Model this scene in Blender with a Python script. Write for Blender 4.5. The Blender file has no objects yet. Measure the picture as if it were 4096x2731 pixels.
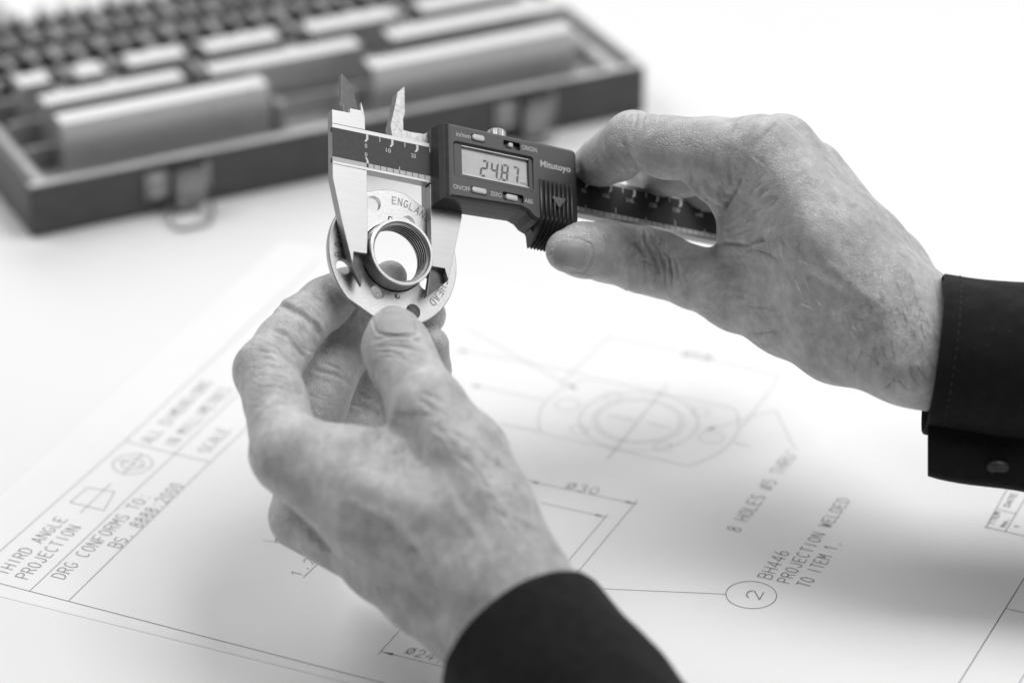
import bpy, bmesh, math, random
import numpy as np
from mathutils import Matrix, Vector
random.seed(7); np.random.seed(7)
scene = bpy.context.scene
# ---------------------------------------------------------------- camera
PITCH = math.radians(28.2); CAM_H = 674.6; FPX = 13932.0      # lengths in mm, picture coordinates in a 4096 x 2731 frame
cam_d = bpy.data.cameras.new('camera'); cam = bpy.data.objects.new('camera', cam_d)
scene.collection.objects.link(cam); scene.camera = cam
cam.location = (0, 0, CAM_H * .001); cam.rotation_euler = (math.pi / 2 - PITCH, 0, 0)
cam_d.sensor_width = 36; cam_d.lens = 36 * FPX / 4096; cam_d.clip_start = .02; cam_d.clip_end = 50
cam_d.dof.use_dof = True; cam_d.dof.focus_distance = 1.248; cam_d.dof.aperture_fstop = 4.7
# ---------------------------------------------------------------- light
w = bpy.data.worlds.new('World'); scene.world = w; w.use_nodes = True
w.node_tree.nodes['Background'].inputs[0].default_value = (.9, .9, .9, 1)
w.node_tree.nodes['Background'].inputs[1].default_value = .06
def area(name, loc, aim, sx, sy, watts):
    d = bpy.data.lights.new(name, 'AREA'); d.shape = 'RECTANGLE'; d.size = sx; d.size_y = sy; d.energy = watts
    o = bpy.data.objects.new(name, d); scene.collection.objects.link(o); o.location = loc
    o.rotation_euler = (Vector(aim) - Vector(loc)).to_track_quat('-Z', 'Y').to_euler(); return o
area('softbox_key', (.66, 1.16, 1.78), (.06, 1.14, .06), .95, .95, 28)
area('softbox_side', (1.50, 1.12, 1.35), (0, 1.12, .1), 1.35, 1.35, 13)
area('softbox_left', (-1.0, 1.55, 1.35), (0, 1.12, .06), .8, .8, 16)
area('window_back', (.1, 3.7, 1.35), (0, 1.3, .1), 3.2, 1.5, 52)
scene.view_settings.view_transform = 'Standard'; scene.view_settings.look = 'None'
scene.view_settings.exposure = -0.52; scene.view_settings.gamma = 1.0
scene.cycles.max_bounces = 8; scene.cycles.use_denoising = True
# ---------------------------------------------------------------- helpers
def rad(a): return a * math.pi / 180
_fw = np.array([0, math.cos(PITCH), -math.sin(PITCH)]); _up = np.array([0, math.sin(PITCH), math.cos(PITCH)])
_rx = np.array([1., 0, 0]); _c = np.array([0, 0, CAM_H])
def ray(u, v): return _rx * ((u - 2048) / FPX) + _up * ((1365.5 - v) / FPX) + _fw
def at(u, v, z): return _c + ray(u, v) * z                    # point (mm) at that depth
def tab(u, v, h=0.):                                          # point (mm) on the table
    r = ray(u, v); return _c + r * ((h - CAM_H) / r[2])
def mat(name, col, rough=.5, metal=0., spec=.5, bump=None, mott=None, coat=0., sss=0., sheen=0.):
    """bump = (kind, scale, strength, distance); mott = (scale, amount, detail)"""
    m = bpy.data.materials.new(name); m.use_nodes = True; nt = m.node_tree; N = nt.nodes; Lk = nt.links
    b = N['Principled BSDF']; c = col if not isinstance(col, (int, float)) else (col,) * 3
    b.inputs['Base Color'].default_value = (*c, 1); b.inputs['Roughness'].default_value = rough
    b.inputs['Metallic'].default_value = metal; b.inputs['Specular IOR Level'].default_value = spec
    b.inputs['Coat Weight'].default_value = coat; b.inputs['Sheen Weight'].default_value = sheen
    if sss:
        b.inputs['Subsurface Weight'].default_value = sss; b.inputs['Subsurface Radius'].default_value = (1, .8, .7)
        b.inputs['Subsurface Scale'].default_value = .003
    tc = N.new('ShaderNodeTexCoord')
    if mott:
        mp = N.new('ShaderNodeMapping'); Lk.new(tc.outputs['Object'], mp.inputs[0])
        sc = mott[3] if len(mott) > 3 else (1, 1, 1); mp.inputs['Scale'].default_value = sc
        n = N.new('ShaderNodeTexNoise'); n.inputs['Scale'].default_value = mott[0]; n.inputs['Detail'].default_value = mott[2]
        n.inputs['Roughness'].default_value = .65
        Lk.new(mp.outputs[0], n.inputs['Vector'])
        r = N.new('ShaderNodeMapRange'); r.inputs[1].default_value = .3; r.inputs[2].default_value = .7
        r.inputs[3].default_value = 1 - mott[1]; r.inputs[4].default_value = 1 + mott[1]
        Lk.new(n.outputs['Fac'], r.inputs[0])
        x = N.new('ShaderNodeMix'); x.data_type = 'RGBA'; x.blend_type = 'MULTIPLY'; x.inputs[0].default_value = 1
        x.inputs[6].default_value = (*c, 1); Lk.new(r.outputs[0], x.inputs[7]); Lk.new(x.outputs[2], b.inputs['Base Color'])
        r2 = N.new('ShaderNodeMapRange'); r2.inputs[1].default_value = .3; r2.inputs[2].default_value = .7
        r2.inputs[3].default_value = rough * .88; r2.inputs[4].default_value = min(1, rough * 1.12)
        Lk.new(n.outputs['Fac'], r2.inputs[0]); Lk.new(r2.outputs[0], b.inputs['Roughness'])
    if bump:
        kind, s, st, dist = bump[:4]; sc = bump[4] if len(bump) > 4 else (1, 1, 1)
        mp = N.new('ShaderNodeMapping'); Lk.new(tc.outputs['Object'], mp.inputs[0]); mp.inputs['Scale'].default_value = sc
        if kind == 'noise':
            t = N.new('ShaderNodeTexNoise'); t.inputs['Scale'].default_value = s; t.inputs['Detail'].default_value = 3; out = t.outputs['Fac']
        else:
            t = N.new('ShaderNodeTexVoronoi'); t.inputs['Scale'].default_value = s; out = t.outputs['Distance']
        Lk.new(mp.outputs[0], t.inputs['Vector'])
        bp = N.new('ShaderNodeBump'); bp.inputs['Strength'].default_value = st; bp.inputs['Distance'].default_value = dist
        Lk.new(out, bp.inputs['Height']); Lk.new(bp.outputs[0], b.inputs['Normal'])
    return m
class MB:                                                     # collects faces (mm) and links them as ONE mesh object
    def __init__(s): s.v = []; s.f = []
    def add(s, vs, fs):
        k = len(s.v); s.v += [tuple(map(float, p)) for p in vs]; s.f += [tuple(i + k for i in f) for f in fs]; return s
    def box(s, x0, x1, y0, y1, z0, z1):
        return s.add([(x0,y0,z0),(x1,y0,z0),(x1,y1,z0),(x0,y1,z0),(x0,y0,z1),(x1,y0,z1),(x1,y1,z1),(x0,y1,z1)],
                     [(0,3,2,1),(4,5,6,7),(0,1,5,4),(1,2,6,5),(2,3,7,6),(3,0,4,7)])
    def prism(s, p, z0, z1):                                  # p counter-clockwise
        n = len(p); z0f = z0 if callable(z0) else (lambda x, y: z0); z1f = z1 if callable(z1) else (lambda x, y: z1)
        return s.add([(x, y, z0f(x, y)) for x, y in p] + [(x, y, z1f(x, y)) for x, y in p],
                     [tuple(range(n))[::-1], tuple(range(n, 2*n))] + [(i, (i+1) % n, n + (i+1) % n, n + i) for i in range(n)])
    def loft(s, rings, cap0=True, cap1=True, closed=False):   # rings of equal length, each a closed loop
        n = len(rings[0]); k = len(s.v); s.v += [tuple(map(float, p)) for r in rings for p in r]; m = len(rings)
        for j in range(m if closed else m - 1):
            for i in range(n):
                a = k + j*n + i; b = k + j*n + (i+1) % n; j2 = (j+1) % m
                s.f.append((a, b, k + j2*n + (i+1) % n, k + j2*n + i))
        if cap0 and not closed: s.f.append(tuple(range(k, k+n))[::-1])
        if cap1 and not closed: s.f.append(tuple(range(k + (m-1)*n, k + m*n)))
        return s
    def lathe(s, prof, n=64, cx=0, cy=0, closed=False):       # prof of (r, z) about local z
        rings = [[(cx + r*math.cos(2*math.pi*i/n), cy + r*math.sin(2*math.pi*i/n), z) for i in range(n)] for r, z in prof]
        return s.loft(rings, not closed, not closed, closed)
    def tube(s, pts, r, n=6, closed=False):
        P = [np.array(p, float) for p in pts]; rings = []
        for i, p in enumerate(P):
            a = P[i-1] if (i > 0 or closed) else p; b = P[(i+1) % len(P)] if (i < len(P)-1 or closed) else p
            t = b - a; t /= np.linalg.norm(t) + 1e-9
            u = np.cross(t, (0, 0, 1) if abs(t[2]) < .9 else (1, 0, 0)); u /= np.linalg.norm(u); q = np.cross(t, u)
            rr = r[i] if hasattr(r, '__len__') else r
            rings.append([p + rr*(u*math.cos(2*math.pi*k/n) + q*math.sin(2*math.pi*k/n)) for k in range(n)])
        return s.loft(rings, True, True, closed)
    def ribbon(s, pts, wd, z=0.):                             # flat printed line
        for a, b in zip(pts[:-1], pts[1:]):
            a = np.array(a[:2], float); b = np.array(b[:2], float); t = b - a; l = np.linalg.norm(t)
            if l < 1e-6: continue
            t /= l; q = np.array([-t[1], t[0]]) * wd / 2; a2 = a - t*wd*.4; b2 = b + t*wd*.4
            s.add([(*(a2-q), z), (*(b2-q), z), (*(b2+q), z), (*(a2+q), z)], [(0,1,2,3)])
        return s
    def map(s, fn): s.v = [tuple(fn(np.array(p))) for p in s.v]; return s
    def mesh(s, name):
        me = bpy.data.meshes.new(name); me.from_pydata([(x*.001, y*.001, z*.001) for x, y, z in s.v], [], s.f); me.update(); return me
    def build(s, name, m, parent=None, smooth=False, bevel=0., ang=40):
        return link(name, s.mesh(name), m, parent, smooth, bevel, ang)
def link(name, me, m, parent=None, smooth=False, bevel=0., ang=40):
    o = bpy.data.objects.new(name, me); scene.collection.objects.link(o)
    if m and not me.materials: me.materials.append(m)
    if parent is not None: o.parent = parent
    bm = bmesh.new(); bm.from_mesh(me); bmesh.ops.recalc_face_normals(bm, faces=bm.faces)
    if smooth:
        for f in bm.faces: f.smooth = True
        for e in bm.edges:
            if len(e.link_faces) == 2 and e.calc_face_angle(0) > rad(ang): e.smooth = False
    bm.to_mesh(me); bm.free()
    if bevel:
        b = o.modifiers.new('bevel', 'BEVEL'); b.width = bevel*.001; b.segments = 2; b.limit_method = 'ANGLE'; b.angle_limit = rad(30)
    return o
def tag(o, label=None, cat=None, group=None, kind=None):
    if label: o['label'] = label
    if cat: o['category'] = cat
    if group: o['group'] = group
    if kind: o['kind'] = kind
    return o
def empty(name, M=None):
    o = bpy.data.objects.new(name, None); scene.collection.objects.link(o); o.empty_display_size = .02
    if M is not None: o.matrix_world = M
    return o
def frame(R, T): # R columns = axes, T in mm
    M = Matrix.Identity(4)
    for i in range(3):
        for j in range(3): M[i][j] = float(R[i][j])
        M[i][3] = float(T[i]) * .001
    return M
def boolean(o, cutters):
    for c in cutters:
        md = o.modifiers.new('cut', 'BOOLEAN'); md.object = c; md.operation = 'DIFFERENCE'; md.solver = 'EXACT'
    dg = bpy.context.evaluated_depsgraph_get(); dg.update()
    me = bpy.data.meshes.new_from_object(o.evaluated_get(dg)); o.modifiers.clear(); o.data = me
    for c in cutters: bpy.data.objects.remove(c)
    return o
def text_mesh(mb, s, x0, y0, h, z, width=None, bold=0., fn=None, ext=0.):
    """set the string's outline (built-in font) into mb: lower-left at x0, y0, cap height h"""
    cu = bpy.data.curves.new('t', 'FONT'); cu.body = s; cu.size = 1; cu.offset = bold; cu.extrude = ext; cu.resolution_u = 4
    o = bpy.data.objects.new('t', cu); scene.collection.objects.link(o)
    dg = bpy.context.evaluated_depsgraph_get(); me = bpy.data.meshes.new_from_object(o.evaluated_get(dg))
    V = np.array([v.co[:] for v in me.vertices]); F = [tuple(p.vertices) for p in me.polygons]
    bpy.data.objects.remove(o); bpy.data.curves.remove(cu); bpy.data.meshes.remove(me)
    sy = h / .73; xmin = V[:,0].min(); wd = V[:,0].max() - xmin; sx = width / wd if width else sy
    P = [(x0 + (a-xmin)*sx, y0 + b*sy, z + c) for a, b, c in V]
    if fn: P = [fn(p) for p in P]
    mb.add(P, F)
# single-stroke lettering, 4 x 6 grid
_A = lambda cx, cy, rx, ry, a0, a1, n=8: [(cx + rx*math.cos(rad(a0+(a1-a0)*i/n)), cy + ry*math.sin(rad(a0+(a1-a0)*i/n))) for i in range(n+1)]
GL = {'A':[[(0,0),(2,6),(4,0)],[(.7,2),(3.3,2)]],'B':[[(0,0),(0,6),(2.5,6)]+_A(2.5,4.6,1.3,1.4,90,-90)+[(0,3.2)],[(2.4,3.2)]+_A(2.4,1.6,1.6,1.6,90,-90)+[(0,0)]],
'C':[_A(2,3,2,3,50,310,12)],'D':[[(0,0),(0,6),(1.6,6)]+_A(1.6,3,2.4,3,90,-90)+[(0,0)]],'E':[[(4,0),(0,0),(0,6),(4,6)],[(0,3.1),(3,3.1)]],
'F':[[(0,0),(0,6),(4,6)],[(0,3.1),(3,3.1)]],'G':[_A(2,3,2,3,50,300,12)+[(4,1.2),(4,2.8),(2.4,2.8)]],'H':[[(0,0),(0,6)],[(4,0),(4,6)],[(0,3),(4,3)]],
'I':[[(2,0),(2,6)]],'J':[[(3.4,6),(3.4,1.6)]+_A(1.8,1.6,1.6,1.6,0,-170)],'L':[[(0,6),(0,0),(3.8,0)]],'M':[[(0,0),(0,6),(2,2.5),(4,6),(4,0)]],
'N':[[(0,0),(0,6),(4,0),(4,6)]],'O':[_A(2,3,2,3,0,360,16)],'P':[[(0,0),(0,6),(2.4,6)]+_A(2.4,4.4,1.6,1.6,90,-90)+[(0,2.8)]],
'R':[[(0,0),(0,6),(2.4,6)]+_A(2.4,4.5,1.5,1.5,90,-90)+[(0,3)],[(2.2,3),(4,0)]],'S':[_A(2,4.5,1.9,1.5,30,270,8)+_A(2,1.5,1.9,1.5,90,-150,8)],
'T':[[(0,6),(4,6)],[(2,6),(2,0)]],'U':[[(0,6),(0,2)]+_A(2,2,2,2,180,360)+[(4,6)]],'W':[[(0,6),(1,0),(2,4.5),(3,0),(4,6)]],
'0':[_A(2,3,1.8,3,0,360,16)],'1':[[(.8,4.6),(2.2,6),(2.2,0)]],'2':[_A(2,4.2,1.8,1.8,170,-20,8)+[(.2,0),(4,0)]],
'3':[_A(1.9,4.5,1.7,1.5,150,-90,8),_A(1.9,1.5,1.9,1.5,90,-150,8)],'4':[[(3,0),(3,6),(0,1.8),(4,1.8)]],'5':[[(3.6,6),(.6,6),(.4,3.4)]+_A(1.9,1.9,1.9,1.9,130,-150,10)],
'6':[_A(2.4,3.2,2.2,2.8,100,180,5)+_A(2,1.8,1.8,1.8,170,530,14)],'8':[_A(2,4.6,1.5,1.4,-90,270,12),_A(2,1.6,1.9,1.6,90,450,12)],
'.':[[(1.8,0),(2.2,0),(2.2,.4),(1.8,.4)]],':':[[(1.8,.6),(2.2,.6),(2.2,1)],[(1.8,4),(2.2,4),(2.2,4.4)]],"'":[[(2,6),(1.6,4.6)]],' ':[],
'Ø':[_A(2,3,2,2.4,0,360,16),[(-.2,0),(4.2,6)]],'o':[_A(2,2,1.8,2,0,360,12)]}
def strokes(mb, s, p0, p1, h, wd, z=0., adv=6.0):
    """write s from p0 to p1 (2D, mm) with cap height h"""
    p0 = np.array(p0[:2], float); p1 = np.array(p1[:2], float); n = len(s); tot = adv*(n-1) + 4
    l = np.linalg.norm(p1 - p0); ux = (p1 - p0)/l; uy = np.array([-ux[1], ux[0]]); sx = l/tot; sy = h/6
    for i, c in enumerate(s):
        for st in GL[c]:
            mb.ribbon([p0 + ux*(adv*i + x)*sx + uy*y*sy for x, y in st], wd, z)
# ---------------------------------------------------------------- table and drawing
M_table = mat('table_laminate', .84, .45, spec=.35, bump=('noise', 900, .12, .0004), mott=(6, .02, 3))
M_paper = mat('paper', .90, .8, spec=.2, bump=('noise', 700, .10, .0003), mott=(30, .012, 4))
M_ink = mat('printed_ink', .14, .7)
mb = MB(); mb.box(-1500, 1500, -200, 2900, -30, 0)
tag(mb.build('table_top', M_table), kind='structure')
K1 = 4096 / 2352
def t2(x, y): return tab(x*K1, y*K1)                              # point of the 2352-wide picture laid on the table
def ta(x, y): return tab(x/1.178, 1400 + y/1.178)
def tb(x, y): return tab(1800 + x/1.568, 1100 + y/1.568)
def tc_(x, y): return tab(1000 + x/.7597, 1800 + y/.7597)
def td(x, y): return tab(3000 + x/1.6843, 1800 + y/1.6843)
ds = empty('engineering_drawing', Matrix.Translation((0, 1.1, 0)))
tag(ds, 'white paper sheet with a printed engineering drawing lying under the hands', 'drawing')
ox = np.array([0, 1100., 0])
e0, e1 = ta(0, 1160), ta(1414, 1510); dx = (e1 - e0)/np.linalg.norm(e1 - e0); dy = np.array([-dx[1], dx[0], 0])
mtop = ta(0, 950); off = 0
pe = e0 - dx*36 ; SW, SH = 420, 297
mb = MB()
nx_, ny_ = 40, 28
def sheet(i, j):                                                  # the sheet lies flat, its edges lifting by a hair
    p = pe + dx*(SW*i/nx_) + dy*(SH*j/ny_); e = min(i, j, nx_-i, ny_-j)
    return (p[0], p[1]-1100, .10)
mb.add([sheet(i, j) for j in range(ny_+1) for i in range(nx_+1)],
       [(j*(nx_+1)+i, j*(nx_+1)+i+1, (j+1)*(nx_+1)+i+1, (j+1)*(nx_+1)+i) for j in range(ny_) for i in range(nx_)])
mb.build('sheet', M_paper, ds, smooth=True)
Q = lambda p: (p[0], p[1] - 1100)
ZI = .22
def lines(name, wd, *pls):
    for pl in pls: m = MB(); m.ribbon([Q(p) for p in pl], wd, ZI); m.build(name, M_ink, ds)
b0, b1 = t2(0, 1340), t2(880, 1568); bd = (b1 - b0)
lines('border_line', .260, [b0 - bd*.25, b1 + bd*1.2])
lines('title_block_line', .236, [ta(-30, 974), ta(590, 430), ta(1030, 20), ta(1500, -420)], [ta(140, 1135), ta(825, 490), ta(1160, 172), ta(1500, -150)],
      [ta(325, 1180), ta(990, 530), ta(1180, 352), ta(1500, 60)], [ta(590, 430), ta(825, 490), ta(990, 530)])
lines('cone_symbol', .223, [ta(330, 718), ta(412, 650), ta(540, 668), ta(490, 757), ta(330, 718)], [ta(522, 630), ta(378, 768)])
def ring(c, r, a0=0, a1=360, n=48): return [c + np.array([r*math.cos(rad(a0+(a1-a0)*i/n)), r*math.sin(rad(a0+(a1-a0)*i/n)), 0]) for i in range(n+1)]
cs = ta(625, 538); rs = np.linalg.norm(ta(718, 538) - cs)
lines('circle_symbol', .223, ring(cs, rs), ring(cs, rs*.55), [ta(672, 490), ta(578, 588)], [ta(560, 522), ta(690, 554)])
def letters(name, wd, *rows):
    for s, p0, p1, top in rows:
        m = MB()
        d = p1[:2] - p0[:2]; l = np.linalg.norm(d); h = abs(d[0]*(top-p0)[1] - d[1]*(top-p0)[0])/l
        strokes(m, s, Q(p0), Q(p1), h, wd, ZI); m.build(name, M_ink, ds)
letters('lettering', 0.294, ('THIRD ANGLE', ta(30, 1060), ta(320, 798), ta(-18, 1040)), ('PROJECTION', ta(130, 1080), ta(382, 838), ta(78, 1060)),
        ('DRG CONFORMS TO:', ta(300, 1080), ta(718, 690), ta(244, 1062)), ('BS. 8888:2000', ta(566, 934), ta(868, 640), ta(512, 916)))
letters('lettering', 0.294, ('ALL DIMENSIONS', ta(715, 440), ta(1005, 155), ta(668, 420)), ('IN MILLIMETRES', ta(822, 458), ta(1095, 190), ta(772, 440)), ('SCALE', ta(985, 486), ta(1090, 380), ta(934, 468)))
# plan view of the flange
cc = tb(1182, 917); s0 = np.linalg.norm(tb(1449, 917) - cc)/267
r_in = 262*s0
fa = np.arctan2(*(tb(1430, 1185) - tb(600, 1000))[[1, 0]])
fx = np.array([math.cos(fa), math.sin(fa), 0]); fy = np.array([-fx[1], fx[0], 0])
hw = 628*s0; hh = abs((tb(1015, 1092) - cc) @ fy)
al = math.degrees(math.asin(hh/hw))
arc = lambda a0, a1: [cc + fx*hw*math.cos(rad(a)) + fy*hw*math.sin(rad(a)) for a in np.linspace(a0, a1, 24)]
o1 = arc(-al, al) + arc(180-al, 180+al); o1.append(o1[0])
lines('plan_view', .17, o1, ring(cc, r_in), ring(cc, r_in*1.42))
lines('thread_circle', .12, ring(cc, r_in*1.1))
def hole(x, y, r): return ring(tb(x, y), r*s0, 0, 360, 20)
lines('hole_outline', .14, hole(735, 815, 78), hole(1640, 1020, 78), hole(1020, 765, 55), hole(1570, 862, 55), hole(812, 972, 55), hole(1335, 1078, 55))
lines('centre_line', .223, [tb(1362, 690), tb(985, 1160)], [tb(320, 935), tb(560, 985)], [tb(980, 880), tb(1160, 915)], [tb(1240, 930), tb(1380, 965)], [tb(1780, 1050), tb(1880, 1080)])
lines('dimension_line', .17, [tb(1000, 385), tb(690, 690)], [tb(990, 395), tb(1440, 480)], [tb(1620, 520), tb(2070, 640)], [tb(2062, 650), tb(1825, 965)],
      [tb(2165, 1095), tb(2040, 850), tb(1640, 965)], [tb(120, 345), tb(450, 530), tb(800, 722)], [tb(40, 470), tb(540, 560), tb(860, 630)], [tb(140, 692), tb(600, 790)])
letters('lettering', 0.327, ('Ø58', tb(1452, 510), tb(1625, 540), tb(1462, 478)))
def arrow(m, tip, frm, l=4.2, wd=1.3):
    m = MB()
    tip = np.array(Q(tip)); d = np.array(Q(frm)) - tip; d /= np.linalg.norm(d); q = np.array([-d[1], d[0]])
    m.add([(*tip, ZI+.02), (*(tip + d*l + q*wd/2), ZI+.02), (*(tip + d*l - q*wd/2), ZI+.02)], [(0, 2, 1)]); m.build('arrow_head', M_ink, ds)
lines('dimension_line', .223, [t2(1195, 1101), t2(1462, 1158)], [t2(1240, 1155), t2(1392, 1188)], [t2(1464, 1150), t2(1318, 1325)], [t2(1395, 1183), t2(1300, 1295)],
      [t2(935, 1429), t2(868, 1503)], [t2(876, 1496), t2(1060, 1542)], [t2(604, 1241), t2(660, 1249)], [t2(697, 1326), t2(738, 1287)], [t2(638, 1240), t2(650, 1210)],
      [tc_(1447, 438), tc_(900, 414)])
m = MB(); arrow(m, t2(1462, 1158), t2(1215, 1105)); arrow(m, t2(1392, 1188), t2(1240, 1155)); arrow(m, t2(878, 1496.5), t2(1060, 1542)); arrow(m, t2(632, 1246), t2(650, 1210), 3.4)
arrow(m, tb(800, 722), tb(450, 530)); arrow(m, tb(1600, 975), tb(2040, 850)); arrow(m, tb(40, 470), tb(540, 560)); arrow(m, tb(125, 690), tb(600, 790)); arrow(m, t2(1213, 1104.7), t2(1462, 1158))
letters('lettering', 0.279, ('Ø30', t2(1298, 1122), t2(1368, 1137), t2(1303, 1106)), ('Ø24.', t2(929, 1501), t2(1013, 1523), t2(935, 1483)), ('1.2', t2(688, 1325), t2(727, 1287), t2(668, 1316)))
letters('lettering', 0.294, ("8 HOLES Ø5 THRU'", tc_(1487, 250), tc_(1672, 5), tc_(1449, 238)), ('BH446', td(140, 872), td(268, 690), td(52, 850)), ('PROJECTION WELDED', td(262, 900), td(676, 340), td(178, 884)), ('TO ITEM 1.', td(400, 926), td(618, 630), td(306, 912)))
c2 = tc_(1523, 440); r2 = np.linalg.norm(tc_(1600, 440) - c2); lines('item_balloon', .248, ring(c2, r2))
letters('lettering', 0.343, ('2', td(62, 1010), td(92, 960), td(-32, 985)))
lines('border_line', .310, [tc_(2080, 830), tc_(2155, 707), tc_(2352, 390), tc_(2480, 185)])
lines('border_line', .248, [tc_(2295, 481), tc_(2352, 493), tc_(2500, 525)], [tc_(2333, 715), tc_(2360, 670), tc_(2420, 580)])
lines('item_table', .310, [td(1590, 522), td(1740, 250)], [td(1582, 518), td(1900, 592)], [td(1720, 550), td(1860, 318)], [td(1665, 400), td(1790, 430)])
letters('lettering', 0.368, ('ITEM', td(1640, 505), td(1688, 425), td(1604, 492)), ('No.', td(1715, 520), td(1748, 462), td(1690, 510)), ('DATE', td(1745, 385), td(1800, 300), td(1712, 372)), ('1', td(1810, 530), td(1822, 508), td(1780, 520)))
# ---------------------------------------------------------------- gauge block case
M_wood = mat('dark_wood', .06, .38, spec=.45, mott=(60, .4, 5, (1, 9, 9)), bump=('noise', 220, .12, .0004, (1, 8, 8)))
M_deck = mat('inner_wood', .36, .5, mott=(70, .2, 4, (1, 8, 8)))
M_rim = mat('sheen_wood_rim', .5, .4, mott=(60, .2, 4, (1, 8, 8)))  # paler wood: window reflection on rim and ledges put into the colour
M_steel = mat('lapped_steel', .5, .30, .6, mott=(120, .04, 4))
M_latch = mat('nickel_plate', .26, .33, 1.0, mott=(90, .15, 4))
M_slot = mat('seam_black', .02, .9)  # matt near-black for the seam ring round the collar
BO = np.array([-207.8, 1351.6, 0]); BA = rad(25.913)
def bframe(x=0, y=0, z=0):
    return Matrix.Translation(((BO[0] + x*math.cos(BA) - y*math.sin(BA))*.001, (BO[1] + x*math.sin(BA) + y*math.cos(BA))*.001, z*.001)) @ Matrix.Rotation(BA, 4, 'Z')
bx = empty('gauge_block_case', bframe()); tag(bx, 'open dark wooden case filled with steel gauge blocks at the back of the table', 'tool case')
BL, BD, BH = 300, 178, 24
MB().box(0, BL, 0, 6, .2, BH).build('front_wall', M_wood, bx, bevel=1.2)
MB().box(0, BL, BD-6, BD, .2, BH).build('back_wall', M_wood, bx, bevel=1.2)
MB().box(0, 6, 6.05, BD-6.05, .2, BH-.1).build('side_wall', M_wood, bx, bevel=1.2)
MB().box(BL-6, BL, 6.05, BD-6.05, .2, BH-.1).build('side_wall', M_wood, bx, bevel=1.2)
MB().box(.8, BL-.8, .8, 5.2, BH+.02, BH+.5).build('rim_face', M_rim, bx)
MB().box(6.05, BL-6.05, 6.05, BD-6.05, .4, 15).build('tray', M_deck, bx)
MB().box(6.2, BL-6.2, 6.2, 9.5, 15.02, 22).build('ledge', M_rim, bx, bevel=.6)
MB().box(6.2, BL-6.2, 9.8, 13.5, 15.02, 18.5).build('ledge', M_deck, bx, bevel=.6)
MB().box(6.2, 11, 9.6, BD-6.2, 15.02, 21.5).build('ledge', M_rim, bx, bevel=.6)
MB().box(BL-13, BL-6.2, 9.6, BD-6.2, 15.02, 21.5).build('ledge', M_rim, bx, bevel=.6)
for y in (37.5, 61.5, 86.5, 109, 131, 153):
    MB().box(11.2, BL-13.2, y-1.6, y+1.6, 15.02, 27 if y > 60 else 25).build('row_divider', M_deck, bx, bevel=.5)
MB().box(95, 206, 7.0, 9.2, 22.05, 22.7).build('name_strip', mat('pale_strip', .5, .4), bx)
# the lid lies open behind
MB().box(-14, 62, 205, 330, .2, 16).build('lid', mat('lid_lining', .5, .8, mott=(40, .08, 3)), bx, bevel=1.5)
def latch(x, k):
    lt = empty('latch'); lt.parent = bx; lt.location = (x*.001, 0, 0)
    MB().box(0, 12, -1.4, -.02, 8, 21).build('screw_plate', M_latch, lt, bevel=.5)
    for zz in (18, 11):
        mb = MB(); mb.lathe([(0.01, 0), (2.2, 0), (2.0, .7), (1.0, 1.1), (.01, 1.2)], 16); mb.map(lambda p: (p[0]+5.5, -1.45-p[2], p[1]+zz)); mb.build('screw', M_steel, lt, smooth=True)
    mb = MB(); mb.prism([(12.4, -.02), (12.4, -6.5), (27, -6.5), (27, -.02)], 3, 20.5); mb.build('clasp', M_latch, lt, bevel=1.2)
    mb = MB(); mb.prism([(13, -3), (13, -9), (26.5, -9), (26.5, -3)], 17.5, 19.5); mb.build('thumb_tab', M_latch, lt, bevel=.7)
    MB().box(27.2, 31, -1.4, -.02, 9, 21).build('screw_plate', M_latch, lt, bevel=.5)
    mb = MB(); mb.tube([(9, -7, 6), (6, -14, 2.5), (7, -19.5, 1.6), (10, -21.5, 1.5), (20, -21.5, 1.5), (23, -19.5, 1.6), (27, -13, 2.5), (27.5, -7, 6)] if k == 0 else
                       [(10, -6, 12), (8, -9, 6), (9, -10.5, 2.2), (12, -11, 1.5), (22, -11, 1.5), (25, -10.5, 2.2), (27, -9, 6), (27, -6, 12)], .8, 8); mb.build('wire_bail', M_latch, lt, smooth=True)
latch(52, 0); latch(222, 1)
GB = 'steel gauge blocks standing in the case'
def block(x0, x1, y0, y1, h, label, z0=15.1, m=M_steel):
    mb = MB(); cx, cy = (x0+x1)/2, (y0+y1)/2
    mb.box(x0-cx, x1-cx, y0-cy, y1-cy, 0, h-z0); o = mb.build('gauge_block', m, bevel=.35)
    o.matrix_world = bframe(cx, cy, z0); return tag(o, label, 'gauge block', GB)
HB = 41
block(170, 272, 17.2, 28.5, HB, 'longest steel gauge block, nearest the front at the right end of the case')
block(23.5, 121, 21.5, 33.5, HB, 'long steel gauge block nearest the front at the left end of the case')
block(24, 90, 44.0, 55.2, HB, 'steel gauge block in the second row at the left end, behind the long front-left block')
block(102.5, 176, 43.5, 54.8, HB, 'steel gauge block in the middle of the second row of the case')
block(191.5, 282, 44.0, 56.5, HB, 'long steel gauge block at the right end of the second row')
block(20.5, 35, 68, 80, HB, 'short steel gauge block at the far left of the third row')
block(47.5, 61, 67, 79.5, HB, 'short steel gauge block second from the left in the third row')
block(72.5, 100, 68.5, 81, HB, 'medium steel gauge block third from the left in the third row')
block(110, 146.5, 68, 80.5, HB, 'steel gauge block fourth from the left in the third row')
block(161, 206, 68, 80.5, HB, 'steel gauge block fifth from the left in the third row')
block(218, 268, 68, 81, HB, 'long steel gauge block at the right end of the third row')
ORD = 'first second third fourth fifth sixth seventh eighth ninth tenth eleventh twelfth thirteenth fourteenth fifteenth sixteenth seventeenth eighteenth nineteenth twentieth twenty-first twenty-second twenty-third twenty-fourth'.split()
M_small = mat('dull_steel', .24, .42, 1.0, mott=(90, .2, 4))
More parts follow.
